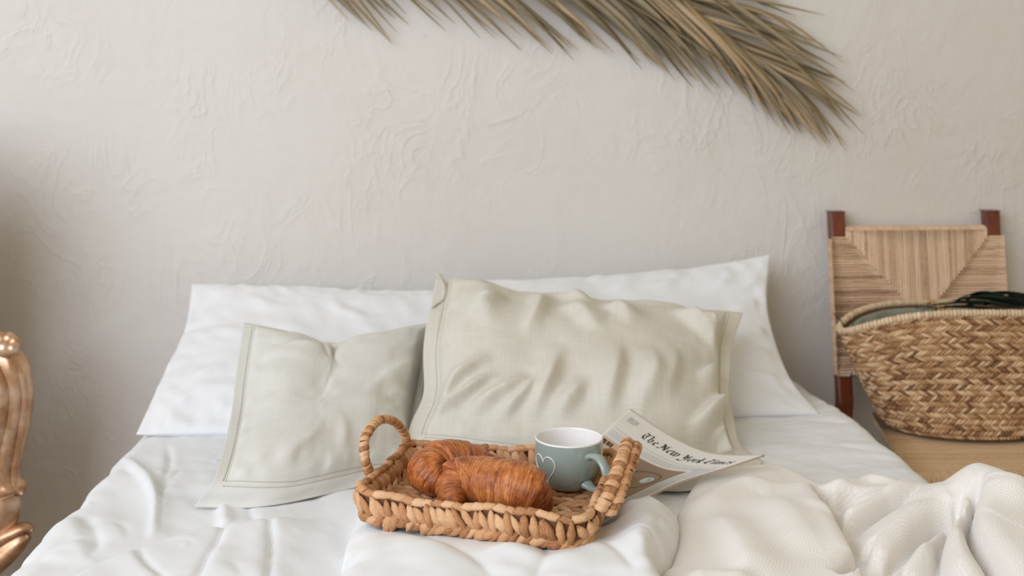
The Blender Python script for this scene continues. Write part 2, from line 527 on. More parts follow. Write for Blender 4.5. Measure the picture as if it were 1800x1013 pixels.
def build_duvet():
    g = lambda z, *uv: G(*uv, z=z)
    poly = (g(.50, (640, 880), (622, 935), (606, 985), (596, 1035)) + [(-0.14, -1.35), (0.24, -1.35)]
            + g(.505, (1160, 1040), (1180, 1003), (1192, 965), (1196, 925), (1188, 902)) + g(.535, (1172, 889), (1150, 881), (1125, 882), (1108, 889))
            + g(.51, (1082, 918), (1070, 938), (1046, 945)) + [(0.14, -0.90), (0.0, -0.86)])
    poly = catmull(poly + poly[:1], 120)[:-1]

    def H(X, Y, d):
        dd = d + 0.004 * NZ[6](X * 30, Y * 30)
        lobe = smooth((X - 0.19) / 0.05)
        top = 0.039 + 0.018 * lobe * np.exp(-((X - 0.262) / 0.05) ** 2)
        R = 0.05 * (1 - lobe) + 0.04 * lobe
        q = np.clip(dd / R, 0, 1)
        z = BZ - 0.004 + (top + 0.004) * np.sqrt(np.clip(1 - (1 - q) ** 2.2, 0, 1))
        keep = smooth((-0.99 - 0.37 * (X - .03) - Y) / 0.03) + lobe         # flat where the tray stands
        keep = np.clip(keep, 0, 1)
        w = 0.004 * fbm(NZ[7], X * 10, Y * 10, 3)
        w += crease(X, Y, G((700, 925), (760, 950), (830, 985), (880, 1030), z=.54), 0.008, 0.004, 0.03, 0.03)
        w += crease(X, Y, G((950, 955), (960, 985), (930, 1030), z=.54), 0.006, 0.006, 0.025, 0.03)
        w += ridge(X, Y, G((840, 955), (930, 985), (1060, 1000), z=.54), 0.006, 0.02, 0.02)
        w += crease(X, Y, G((1050, 960), (1090, 985), (1120, 1020), z=.54), 0.006, 0.005, 0.02, 0.02)
        w += crease(X, Y, G((1150, 900), (1162, 935), (1150, 985), z=.55), 0.004, 0.004, 0.015, 0.015)
        w += crease(X, Y, G((1080, 955), (1130, 945), (1180, 960), z=.55), 0.004, 0.003, 0.015, 0.02)
        return z + w * keep * smooth(d / 0.02)
    o = slab('white_duvet', poly, H, M_DUVET, 0.0028, 'bright white puffy duvet bunched under the woven tray', 'duvet')
    # hem facing round the lobe
    return o


def build_blanket():
    g = lambda z, *uv: G(*uv, z=z)
    poly = (g(.505, (1190, 905), (1216, 858), (1250, 832)) + g(.515, (1290, 820), (1345, 814)) + g(.525, (1392, 812), (1425, 828), (1448, 840)) + g(.545, (1480, 824), (1520, 815), (1570, 820), (1620, 829))
            + [(0.765, -0.855), (0.86, -0.88), (0.93, -0.96), (0.95, -1.4), (0.24, -1.4)] + g(.505, (1160, 1035), (1176, 1003), (1188, 960)))
    poly = catmull(poly + poly[:1], 160)[:-1]
    Q = lambda *uv: G(*uv, z=.545)
    Q2 = lambda *uv: G(*uv, z=.565)

    def H(X, Y, d):
        q = np.clip(d / 0.026, 0, 1); e = np.sqrt(np.clip(1 - (1 - q) ** 2, 0, 1))
        W = 0.028                                                # shoulder radius of a fold
        base = 0.024 + 0.040 * smooth((X - 0.52) / 0.22) * smooth((-Y - .83) / .12) + 0.004 * fbm(NZ[8], X * 6, Y * 6, 2)
        deff = np.full(X.shape, 1.0); lean = np.zeros_like(X); slit = np.zeros_like(X)

        def fold(pts, t0, t1, right=0.0, left=0.0, w=.045):
            """a crease between two rolls; right/left lift that side so it leans over the other"""
            nonlocal deff, lean, slit
            dd, sd, pp = polydist(X, Y, catmull(pts, 24)); tp = smooth(pp / t0) * smooth((1 - pp) / t1)
            deff = np.minimum(deff, dd + (1 - tp) * W)
            slit = np.maximum(slit, tp * np.exp(-(dd / .0048) ** 2))
            lean = lean + 1.3 * tp * np.where(sd >= 0, right, left) * np.exp(-dd / w)

        def roll(pts, h, wr, wl, t0=.3, t1=.3): return ridge(X, Y, pts, h, wr, wl, t0, t1, 24)
        C0 = Q((1436, 832), (1450, 858), (1480, 897), (1498, 925), (1524, 968), (1550, 1020), (1580, 1090))
        fold(C0, .03, .02, .014, -.016, .05)
        fold(Q((1470, 899), (1525, 881), (1585, 863), (1640, 846)), .12, .45, -.006, .010)
        fold(Q2((1548, 950), (1565, 930), (1592, 906), (1625, 884), (1655, 871), (1690, 869)), .4, .04, -.008, .008)
        fold(Q2((1692, 862), (1664, 888), (1656, 915), (1658, 945), (1672, 975), (1700, 1020), (1725, 1070)), .04, .1, -.006, .010)
        fold(Q2((1724, 862), (1709, 885), (1709, 908), (1722, 932), (1750, 965), (1790, 1020), (1810, 1060)), .04, .1, -.008, .014)
        fold(Q2((1480, 958), (1500, 935), (1525, 905), (1560, 885)), .1, .5, 0, 0)
        fold(Q2((1568, 985), (1582, 950), (1606, 915)), .3, .6, 0, .004)
        h = roll(Q((1215, 880), (1300, 835), (1385, 840)), 0.016, 0.03, 0.025)
        h = h + roll(Q((1235, 868), (1275, 900), (1312, 955), (1325, 1005)), 0.017, 0.018, 0.04)
        h = h + roll(Q((1340, 845), (1385, 890), (1430, 960)), 0.012, 0.03, 0.03) + roll(Q((1190, 990), (1260, 988), (1340, 1002)), 0.014, 0.03, 0.02)
        # pocket with rolled rims at the back
        h = h - .030 * np.exp(-(((X - Q((1500, 853))[0][0]) / .030) ** 2 + ((Y - Q((1500, 853))[0][1]) / .026) ** 2))
        h = h + roll(Q((1462, 870), (1472, 838), (1515, 820), (1570, 828), (1615, 842)), 0.014, 0.014, 0.018, .15, .3) + roll(Q((1470, 884), (1520, 873), (1570, 853), (1620, 840)), 0.010, 0.014, 0.014, .15, .3)
        h = h + roll(Q2((1515, 930), (1540, 905), (1595, 872), (1660, 852)), 0.012, 0.022, 0.022) + roll(Q2((1590, 960), (1606, 925), (1640, 888)), 0.010, 0.02, 0.02)
        h = h + roll([(0.70, -0.92), (0.735, -1.0), (0.76, -1.08)], 0.030, 0.035, 0.05) + roll(Q2((1690, 890), (1684, 930), (1710, 985)), .010, .02, .02)
        sh = np.clip(deff / W, 0, 1); sh = np.sqrt(np.clip(1 - (1 - sh) ** 2, 0, 1))
        fall = np.where(X > 0.80, (X - 0.80) ** 2 * 14, 0)
        return BZ - 0.002 + e * np.maximum((base + h + lean) - 0.036 * (1 - sh) - .022 * slit, .002) - fall
    return slab('waffle_blanket', poly, H, M_BLANKET, 0.0024, 'cream waffle knit blanket heaped in folds at right of the bed', 'blanket')


# ------------------------------------------------------------------ pillows
def pillow(name, label, cat, group, BL, BR, TR, TL, mat, tf, tb, fl=(0, 0, 0, 0), bottom=(), right=(), top=(), left=(), wr=None,
           n=(170, 140), a=0.5, stitch=False, sz=(0.7, 0.5), seed=0, fold=None):
    """fl = flange widths left, right, bottom, top as fractions"""
    N, Mn = n
    eb = catmull([BL, *bottom, BR], N); et = catmull([TL, *top, TR], N)
    elf = catmull([BL, *left, TL], Mn); er = catmull([BR, *right, TR], Mn)
    s = np.linspace(0, 1, N); t = np.linspace(0, 1, Mn); S, T = np.meshgrid(s, t, indexing='ij')
    s_, t_ = S[..., None], T[..., None]
    BL, BR, TR, TL = map(np.array, (BL, BR, TR, TL))
    P = ((1 - t_) * eb[:, None] + t_ * et[:, None] + (1 - s_) * elf[None] + s_ * er[None]
         - ((1 - s_) * (1 - t_) * BL + s_ * (1 - t_) * BR + s_ * t_ * TR + (1 - s_) * t_ * TL))
    du = np.gradient(P, axis=0); dv = np.gradient(P, axis=1); Nn = np.cross(du, dv)
    for _ in range(25):
        Nn[1:-1] = (Nn[:-2] + Nn[2:] + Nn[1:-1]) / 3; Nn[:, 1:-1] = (Nn[:, :-2] + Nn[:, 2:] + Nn[:, 1:-1]) / 3
    Nn /= np.linalg.norm(Nn, axis=-1, keepdims=True)
    si = np.clip((S - fl[0]) / (1 - fl[0] - fl[1]), 0, 1); ti = np.clip((T - fl[2]) / (1 - fl[2] - fl[3]), 0, 1)
    pr = (np.clip(4 * si * (1 - si), 0, 1) ** a) * (np.clip(4 * ti * (1 - ti), 0, 1) ** a)
    edge = smooth(np.minimum(np.minimum(si, 1 - si) * sz[0], np.minimum(ti, 1 - ti) * sz[1]) / 0.035)
    w = np.zeros_like(S) if wr is None else wr(S * sz[0], T * sz[1], S, T)
    nz = NZ[seed % 10]
    puck = 0.0035 * nz(S * sz[0] * 38, T * sz[1] * 38) * np.exp(-((np.minimum(np.minimum(si, 1 - si) * sz[0], np.minimum(ti, 1 - ti) * sz[1])) / 0.05))
    flw = (1 - edge) * 0.004 * nz(S * sz[0] * 14 + 5, T * sz[1] * 14) * (max(fl) > 0)
    Ff = P + Nn * (tf * pr + w * edge + puck * smooth(pr * 6) + flw + 0.0013)[..., None]
    Bk = P - Nn * (tb * pr - flw + 0.0013)[..., None]
    V = np.concatenate([Ff.reshape(-1, 3), Bk.reshape(-1, 3)]); o2 = N * Mn
    f = gridfaces(N, Mn) + [q[::-1] for q in gridfaces(N, Mn, off=o2)]
    idx = np.arange(N * Mn).reshape(N, Mn)
    ring = list(idx[:, 0]) + list(idx[-1, 1:]) + list(idx[-2::-1, -1]) + list(idx[0, -2:0:-1])
    for i in range(len(ring)):
        p, q = ring[i], ring[(i + 1) % len(ring)]; f.append((p, p + o2, q + o2, q))
    uv = np.stack([S * sz[0], T * sz[1]], -1).reshape(-1, 2)
    root = thing(name, label, cat, group, tuple(P[N // 2, 0]))
    off = P[N // 2, 0]
    me = mesh_data('cover', V - off, f, [mat], uv=np.concatenate([uv, uv]))
    link('cover', me, root)
    if stitch:                                                     # seam lines where the flange meets the cushion
        def line(sa, ta, dd):
            pts = []
            for a_, b_ in zip(sa, ta):
                i = min(max(int(round(a_ * (N - 1))), 0), N - 1); j = min(max(int(round(b_ * (Mn - 1))), 0), Mn - 1)
                pts.append(Ff[i, j] + Nn[i, j] * 0.0003 - off)
            return pts
        k = np.linspace(0, 1, 60); mb = MB()
        for dd in (0.0, 0.012):
            A = lambda x: x
            if fl[0]: mb.add(*tube(line(np.full(60, fl[0] - dd), fl[2] + k * (1 - fl[2] - fl[3]), 0), 0.0006, 4))
            if fl[1]: mb.add(*tube(line(np.full(60, 1 - fl[1] + dd), fl[2] + k * (1 - fl[2] - fl[3]), 0), 0.0006, 4))
            if fl[2]: mb.add(*tube(line(fl[0] + k * (1 - fl[0] - fl[1]), np.full(60, fl[2] - dd), 0), 0.0006, 4))
        mb.build('seam_stitching', M_STITCH, root)
    return root, off


def build_pillows():
    pt = lambda u, v, y: aty(u, v, y)

    def wl(x, y, s, t):
        h = 0.004 * fbm(NZ[1], x * 6, y * 8, 3) + 0.0025 * fbm(NZ[2], x * 14 + y * 6, y * 14, 2)
        for P, A, w1, w2 in (([(.03, .04), (.12, .10), (.22, .12)], .007, .012, .025), ([(.05, .12), (.13, .17), (.2, .26)], .006, .02, .02), ([(.04, .3), (.12, .31), (.2, .28)], .005, .02, .02),
                             ([(.22, .03), (.27, .09), (.36, .12)], .006, .012, .02), ([(.35, .46), (.4, .38), (.5, .34)], .005, .015, .02), ([(.12, .47), (.2, .41), (.3, .40)], .005, .02, .015)):
            h += ridge(x, y, P, A, w1, w2, .4, .5)
        return h
    pillow('white_pillow', 'white pillow leaning against the wall behind the smaller sage cushion, left of the pair', 'pillow', 'white pillows leaning against the wall',
           atz(240, 764, .506), atz(760, 757, .506), pt(822, 512, -.08), pt(338, 500, -.075), M_PILLOW, .036, .075,
           left=[pt(290, 655, -.30), pt(325, 580, -.17)], top=[pt(470, 503, -.07), pt(640, 512, -.07)], wr=wl, sz=(.7, .5), seed=1)

    def wr_(x, y, s, t):
        h = 0.004 * fbm(NZ[3], x * 6, y * 8, 3) + 0.002 * fbm(NZ[4], x * 15 + y * 6, y * 14, 2)
        for P, A, w1, w2 in (([(.69, .44), (.63, .41), (.55, .40)], .007, .012, .02), ([(.69, .36), (.64, .35), (.57, .31)], .008, .012, .02), ([(.69, .28), (.63, .25), (.57, .25)], .007, .014, .02),
                             ([(.69, .2), (.64, .19), (.58, .14)], .007, .012, .02), ([(.68, .1), (.62, .12), (.56, .09)], .006, .012, .02), ([(.6, .48), (.58, .42), (.5, .38)], .006, .012, .02),
                             ([(.48, .49), (.45, .44), (.38, .42)], .006, .012, .02), ([(.36, .49), (.34, .44), (.28, .42)], .005, .012, .02)):
            h += ridge(x, y, P, A, w1, w2, .25, .6)
        return h
    pillow('white_pillow', 'white pillow leaning against the wall behind the large crumpled sage cushion, nearest the chair', 'pillow', 'white pillows leaning against the wall',
           atz(800, 742, .506), atz(1440, 728, .506), pt(1354, 448, -.08), pt(836, 494, -.09), M_PILLOW, .036, .075,
           right=[pt(1392, 672, -.32), pt(1362, 600, -.22), pt(1348, 530, -.15)], top=[pt(1000, 490, -.08), pt(1220, 472, -.075)], wr=wr_, sz=(.7, .5), seed=2)

    def ll(x, y, s, t):
        h = 0.005 * fbm(NZ[5], x * 5, y * 6, 3) + 0.0012 * fbm(NZ[6], x * 22, y * 20, 2)
        h -= 0.016 * np.exp(-(((s - .44) / .10) ** 2 + ((t - .96) / .12) ** 2))
        h += crease(x, y, [(.19, .43), (.21, .37), (.25, .31)], .010, .007, .03, .03, .1, .5)
        h += crease(x, y, [(.14, .42), (.16, .38), (.20, .35)], .006, .005, .02, .02, .1, .5)
        for P, A, w1, w2 in (([(.03, .43), (.1, .40), (.2, .39)], .005, .014, .02), ([(.03, .36), (.09, .37), (.15, .34)], .004, .012, .02), ([(.42, .10), (.35, .16), (.25, .17)], .012, .03, .05),
                             ([(.43, .32), (.35, .28), (.30, .20)], .008, .02, .04), ([(.43, .2), (.38, .22), (.33, .21)], .006, .02, .03), ([(.12, .05), (.15, .09), (.22, .12)], .004, .012, .02), ([(.25, .05), (.26, .10), (.24, .16)], .004, .012, .02)):
            h += ridge(x, y, P, A, w1, w2, .4, .5)
        return h
    pillow('sage_cushion', 'smaller smooth pale sage linen cushion with flat stitched border, left of the tray', 'cushion', None,
           atz(340, 893, .5045), atz(728, 832, .506), pt(772, 563, -.31), pt(428, 570, -.43), M_LINEN2, .062, .06, fl=(.055, .055, .10, .012),
           bottom=[atz(480, 889, .5045), atz(640, 852, .5045)], left=[atz(378, 838, .545), pt(404, 740, -.63), pt(417, 640, -.50)],
           right=[pt(738, 720, -.50), pt(752, 640, -.40)], top=[pt(520, 588, -.42), pt(585, 606, -.39), pt(670, 585, -.37)], wr=ll, stitch=True, sz=(.45, .45), seed=3)

    m = lambda cx, cy: (700 + cx / 2.4, 430 + cy / 2.4)

    def st(cx, cy):
        u, v = m(cx, cy); s = (u - 742) / 550; b = 800 + 60 * s; tp = 480 + 55 * s
        return (s * .62, (b - v) / (b - tp) * .46)

    def lr(x, y, s, t):
        h = 0.006 * fbm(NZ[7], x * 6, y * 6, 2) + 0.0010 * fbm(NZ[8], x * 24, y * 24, 2)
        h -= 0.035 * np.exp(-(((s - .86) / .22) ** 2 + ((t - .10) / .22) ** 2))
        A = lambda pts, r, l, w1, w2, **k: ridge(x, y, [st(*p) for p in pts], (r + l) * 1.35, w1 * .45, w2 * .95, k.get('t0', .4), .5)
        h += A([(400, 120), (520, 165), (660, 205), (760, 290), (850, 350)], .012, .012, .035, .03)
        h += A([(330, 160), (300, 250), (320, 330), (400, 400)], .008, .010, .03, .03)
        h += A([(500, 180), (530, 280), (520, 400), (540, 470)], .010, .010, .03, .03)
        h += A([(250, 300), (330, 290), (420, 250)], .006, .006, .02, .02)
        h += A([(620, 280), (720, 330), (800, 420), (880, 450)], .008, .008, .03, .03)
        h += A([(800, 300), (900, 350), (960, 440)], .007, .009, .03, .03)
        h += A([(1080, 300), (1190, 365), (1280, 440), (1350, 550)], .012, .012, .03, .03)
        h += A([(1220, 360), (1300, 420), (1360, 520)], .009, .007, .02, .02)
        h += A([(1370, 670), (1290, 720), (1200, 760), (1100, 790)], .014, .012, .03, .025)
        h += A([(1360, 600), (1280, 600), (1180, 640)], .008, .008, .025, .025)
        h += A([(1440, 810), (1330, 800), (1240, 835)], .010, .008, .025, .025)
        h += A([(170, 700), (230, 620), (310, 560), (400, 520)], .012, .009, .022, .022, t0=.1)
        h += A([(180, 715), (280, 680), (360, 620), (430, 590)], .011, .008, .02, .02, t0=.1)
        h += A([(300, 740), (400, 700), (490, 640), (540, 590)], .010, .010, .025, .025)
        h += A([(420, 770), (520, 690), (560, 600)], .008, .009, .02, .02)
        h += A([(540, 780), (620, 650), (660, 560), (700, 500)], .010, .012, .03, .03)
        h += A([(640, 780), (720, 690), (770, 620)], .009, .008, .025, .025)
        h += A([(800, 770), (880, 600), (900, 480)], .009, .009, .03, .03)
        h += A([(930, 760), (1000, 640), (1010, 500)], .008, .009, .03, .03)
        h += A([(1000, 720), (1080, 600), (1100, 500)], .006, .007, .03, .03)
        h += A([(700, 200), (900, 215), (1050, 250), (1200, 260)], .006, .006, .03, .03)
        h += A([(1340, 260), (1330, 350), (1370, 480)], .006, .006, .015, .02)
        return h
    root, off = pillow('sage_cushion', 'large crumpled sage linen cushion with stitched flange standing behind the tray and mug', 'cushion', None,
           atz(700, 815, .506), np.array((.51, -.69, .506)), pt(1306, 550, -.33), pt(766, 492, -.35), M_LINEN, .064, .05, fl=(.055, .06, .15, .012),
           bottom=[np.array((.10, -.715, .505)), np.array((.33, -.80, .505)), np.array((.44, -.765, .505))], right=[pt(1296, 770, -.60), pt(1282, 680, -.50), pt(1287, 610, -.41)],
           left=[pt(722, 745, -.585), pt(744, 690, -.53), pt(744, 610, -.45), pt(757, 540, -.39)],
           top=[pt(850, 495, -.35), pt(960, 527, -.335), pt(1100, 535, -.33), pt(1230, 545, -.33)], wr=lr, stitch=True, sz=(.62, .46), seed=4)
    # folded-back corner of the flange at the top left
    q = [pt(764, 480, -.37), pt(776, 500, -.37), pt(774, 524, -.385), pt(758, 542, -.40)]
    inner = [pt(775, 482, -.365), pt(786, 505, -.365), pt(784, 525, -.38), pt(763, 538, -.395)]
    A = catmull(q, 14); B = catmull(inner, 14)
    P = np.stack([A, (A + B) / 2 + np.array((0, -.004, .001)), B], 1)
    V = np.concatenate([P.reshape(-1, 3), P.reshape(-1, 3) + np.array((0, .002, 0))]) - off
    f = gridfaces(14, 3) + [x[::-1] for x in gridfaces(14, 3, off=42)]
    idx = np.arange(42).reshape(14, 3); ring = list(idx[:, 0]) + list(idx[-1, 1:]) + list(idx[-2::-1, -1]) + [1]
    for i in range(len(ring)):
        a, b = ring[i], ring[(i + 1) % len(ring)]; f.append((a, a + 42, b + 42, b))
    link('folded_corner', mesh_data('folded_corner', V, f, [M_LINEN], uv=V[:, [0, 2]]), root)


# ------------------------------------------------------------------ woven tray
TZB, TZR = 0.545, 0.585


def strand_mesh(name, L, w, th, mat, seed, nl=7, ns=6):
    r = random.Random(seed); V = []
    for i in range(nl):
        k = i / (nl - 1); x = (k - .5) * L; pf = math.sin(math.pi * (0.06 + 0.86 * k)) ** r.choice((.6, .8, 1.0)) if i else .25
        arch = th * 0.5 * math.sin(math.pi * k)
        for j in range(ns):
            a = 2 * math.pi * j / ns; rr = 1 + 0.34 * (r.random() - .5)
            V.append((x + r.uniform(-1, 1) * L * .01, math.cos(a) * w / 2 * pf * rr, math.sin(a) * th / 2 * pf * rr + arch * 0.6))
    f = gridfaces(nl, ns, False, True) + [tuple(range(ns))[::-1], tuple((nl - 1) * ns + i for i in range(ns))]
    return mesh_data(name, V, f, [mat])


def wrap_mesh(name, L, r0, mat, seed, ns=9, skew=0.0):
    r = random.Random(seed); V = []; prof = [(-.56, .80), (-.4, 1.0), (-.1, 1.05), (.2, 1.05), (.42, 1.0), (.56, .80)]
    for k, q in prof:
        for j in range(ns):
            a = 2 * math.pi * j / ns; rr = q * r0 * (1 + .10 * (r.random() - .5))
            V.append((k * L + skew * math.sin(a) * L, math.cos(a) * rr, math.sin(a) * rr))
    f = gridfaces(len(prof), ns, False, True) + [tuple(range(ns))[::-1], tuple((len(prof) - 1) * ns + i for i in range(ns))]
    return mesh_data(name, V, f, [mat])


def mat_axes(o, x, z):
    x = np.array(x, float); x /= np.linalg.norm(x); z = np.array(z, float); z = z - x * (x @ z); z /= np.linalg.norm(z); y = np.cross(z, x)
    return Matrix(((x[0], y[0], z[0], o[0]), (x[1], y[1], z[1], o[1]), (x[2], y[2], z[2], o[2]), (0, 0, 0, 1)))


def build_tray():
    RIM = [np.array(p) for p in ((-.111, -1.005, TZR), (.170, -1.123, TZR), (.252, -.858, TZR), (-.046, -.800, TZR))]
    cen = sum(RIM) / 4
    BASE = [np.array((*(cen[:2] + (p[:2] - cen[:2]) * 0.955), TZB)) for p in RIM]
    root = thing('wicker_tray', 'rectangular tray of plaited water hyacinth with two loop handles on the duvet', 'tray', None, (cen[0], cen[1], TZB))
    org = np.array((cen[0], cen[1], TZB))

    def loop(C4, r=0.03):
        pts = []
        for i in range(4):
            p0, p1, p2 = C4[i - 1], C4[i], C4[(i + 1) % 4]
            a = p1 + (p0 - p1) / np.linalg.norm(p0 - p1) * r; b = p1 + (p2 - p1) / np.linalg.norm(p2 - p1) * r
            for k in np.linspace(0, 1, 6): pts.append((1 - k) ** 2 * a + 2 * k * (1 - k) * p1 + k * k * b)
        P = np.array(pts + pts[:1]); d = np.concatenate([[0], np.cumsum(np.linalg.norm(np.diff(P, axis=0), axis=1))])
        T = np.linspace(0, d[-1], 401)[:-1]
        return np.stack([np.interp(T, d, P[:, i]) for i in range(3)], 1), d[-1]
    rim, L = loop(RIM); base, _ = loop(BASE)
    # uneven handmade rim
    k = np.arange(400); rim[:, 2] += 0.0025 * np.sin(k / 400 * 2 * math.pi * 5 + 1) + 0.0012 * np.sin(k / 400 * 2 * math.pi * 17)

    def W(p, h):
        i = int(p * 400) % 400; b, r = base[i], rim[i]; P = b + (r - b) * h
        t = rim[(i + 2) % 400] - rim[i - 2]; t /= np.linalg.norm(t)
        up = (r - b) / np.linalg.norm(r - b); n = np.cross(t, up)
        if n @ (P - cen) < 0: n = -n
        return P + n * 0.006 * math.sin(math.pi * h), t, up, n
    # dark core behind the weave
    hh = [0, .33, .66, .97]
    V = []
    for off in (0.001, -0.001):
        for i in range(0, 400, 4):
            for h in hh:
                P, t, u, n = W(i / 400, h); V.append(P + n * off - org)
    f = gridfaces(100, 4, True) + [q[::-1] for q in gridfaces(100, 4, True, off=400)]
    nb = len(V)
    for i in range(0, 400, 4): V.append(np.array((*base[i][:2], TZB + .001)) - org)
    for i in range(0, 400, 4): V.append(np.array((*base[i][:2], TZB + .004)) - org)
    f += [tuple(nb + i for i in range(100))[::-1], tuple(nb + 100 + i for i in range(100))]
    link('core', mesh_data('core', V, f, [M_CORE]), root)
    sm = [strand_mesh('strand', .031, .0135, .0066, M_HYACINTH, s, 9, 8) for s in range(9)]
    rm = [wrap_mesh('rim_wrap', .0150, .0054, M_HYACINTH, s, 9, .28) for s in range(4)]
    bm_ = [strand_mesh('base_strand', .031, .0125, .006, M_HYACINTH, 20 + s) for s in range(5)]
    r = random.Random(3); n = int(L / .0108)
    for row, (h, tilt) in enumerate(((0.20, 0.7), (0.62, -1.15))):
        for i in range(n):
            p = (i + .5 * row + r.uniform(-.12, .12)) / n; P, t, u, nn = W(p, h)
            a = tilt + r.uniform(-.34, .34); x = t * math.cos(a) + u * math.sin(a)
            m4 = mat_axes(P - org + nn * r.uniform(0, .0015), x, nn + u * r.uniform(-.15, .15) + t * r.uniform(-.35, .35))
            s = r.uniform(.85, 1.18); m4 = m4 @ Matrix.Diagonal((s, r.uniform(.7, 1.2), r.uniform(1.0, 1.7), 1))
            link('strand', r.choice(sm), root, mat4=m4)
            if i % 1 == 0 and (p % 1 > .46 or p % 1 < .02) and row == 1 or (p % 1 > .46 and row == 0 and i % 2):      # the inside face, where it shows
                x = t * math.cos(-a) + u * math.sin(-a)
                link('strand', r.choice(sm), root, mat4=mat_axes(P - org - nn * .0075, x, -nn + t * r.uniform(-.3, .3)) @ Matrix.Diagonal((s, 1.1, 1.1, 1)))
    n = int(L / .0135)
    for i in range(n):
        p = (i + r.uniform(-.1, .1)) / n; P, t, u, nn = W(p, 1.0)
        x = t + u * r.uniform(-.3, .1); s = r.uniform(.9, 1.12)
        link('rim_wrap', r.choice(rm), root, mat4=mat_axes(P - org, x, u) @ Matrix.Diagonal((1.05, s, s, 1)))
    # plaited floor
    ex = BASE[1] - BASE[0]; ex2 = BASE[2] - BASE[3]; q = 0
    for row in range(15):
        for i in range(17):
            fv = (row + .5) / 15; fu = (i + .5 + r.uniform(-.1, .1)) / 17
            A = BASE[0] + (BASE[1] - BASE[0]) * fu; B = BASE[3] + (BASE[2] - BASE[3]) * fu
            P = A + (B - A) * fv; P = np.array((P[0], P[1], TZB + .0055)); e = (1 - fv) * ex + fv * ex2
            a = (0.5 if row % 2 else -0.5) + r.uniform(-.15, .15); c, s_ = math.cos(a), math.sin(a)
            x = np.array((e[0] * c - e[1] * s_, e[0] * s_ + e[1] * c, 0))
            link('base_strand', r.choice(bm_), root, mat4=mat_axes(P - org, x, (r.uniform(-.2, .2), r.uniform(-.2, .2), 1)))
    # loop handles: cord wrapped ring by ring
    hw = [wrap_mesh('handle_wrap', .0062, .0058, M_HYACINTH, 40 + s, 9, .25) for s in range(4)]
    for pts in ([(-.094, -.935, .583), (-.100, -.940, .605), (-.101, -.928, .632), (-.085, -.893, .6465), (-.066, -.853, .634), (-.052, -.822, .607), (-.049, -.812, .583)],
                [(.192, -1.085, .583), (.204, -1.078, .602), (.219, -1.050, .624), (.236, -1.005, .636), (.247, -.955, .627), (.250, -.925, .606), (.247, -.915, .583)]):
        hroot = None; path = catmull(pts, 200); d = np.concatenate([[0], np.cumsum(np.linalg.norm(np.diff(path, axis=0), axis=1))])
        cv, cf = tube(path[::8], .0042, 8); hroot = link('handle', mesh_data('handle', cv - org, cf, [M_CORE]), root)
        fat = pts[0][0] > 0
        cords = [(np.zeros(3), 1.30, .3), (np.array((.0125, .004, -.007)), 1.35, -.3)] if fat else [(np.zeros(3), 1.06, .1)]
        for co, fr, sk in cords:
            step_ = .0078 if fat else .0060; m = int(d[-1] / step_)
            for i in range(m):
                T = d[-1] * (i + .5) / m; j = min(np.searchsorted(d, T), 198); x = path[j + 1] - path[j]; x = x / np.linalg.norm(x)
                s = r.uniform(.92, 1.1) * fr
                link('handle_wrap', r.choice(hw), hroot, mat4=mat_axes(path[j] - org + co, x + np.array((sk, 0, r.uniform(-.1, .1))), (1, .3, .2)) @ Matrix.Diagonal((step_ / .0058, s, s, 1)))


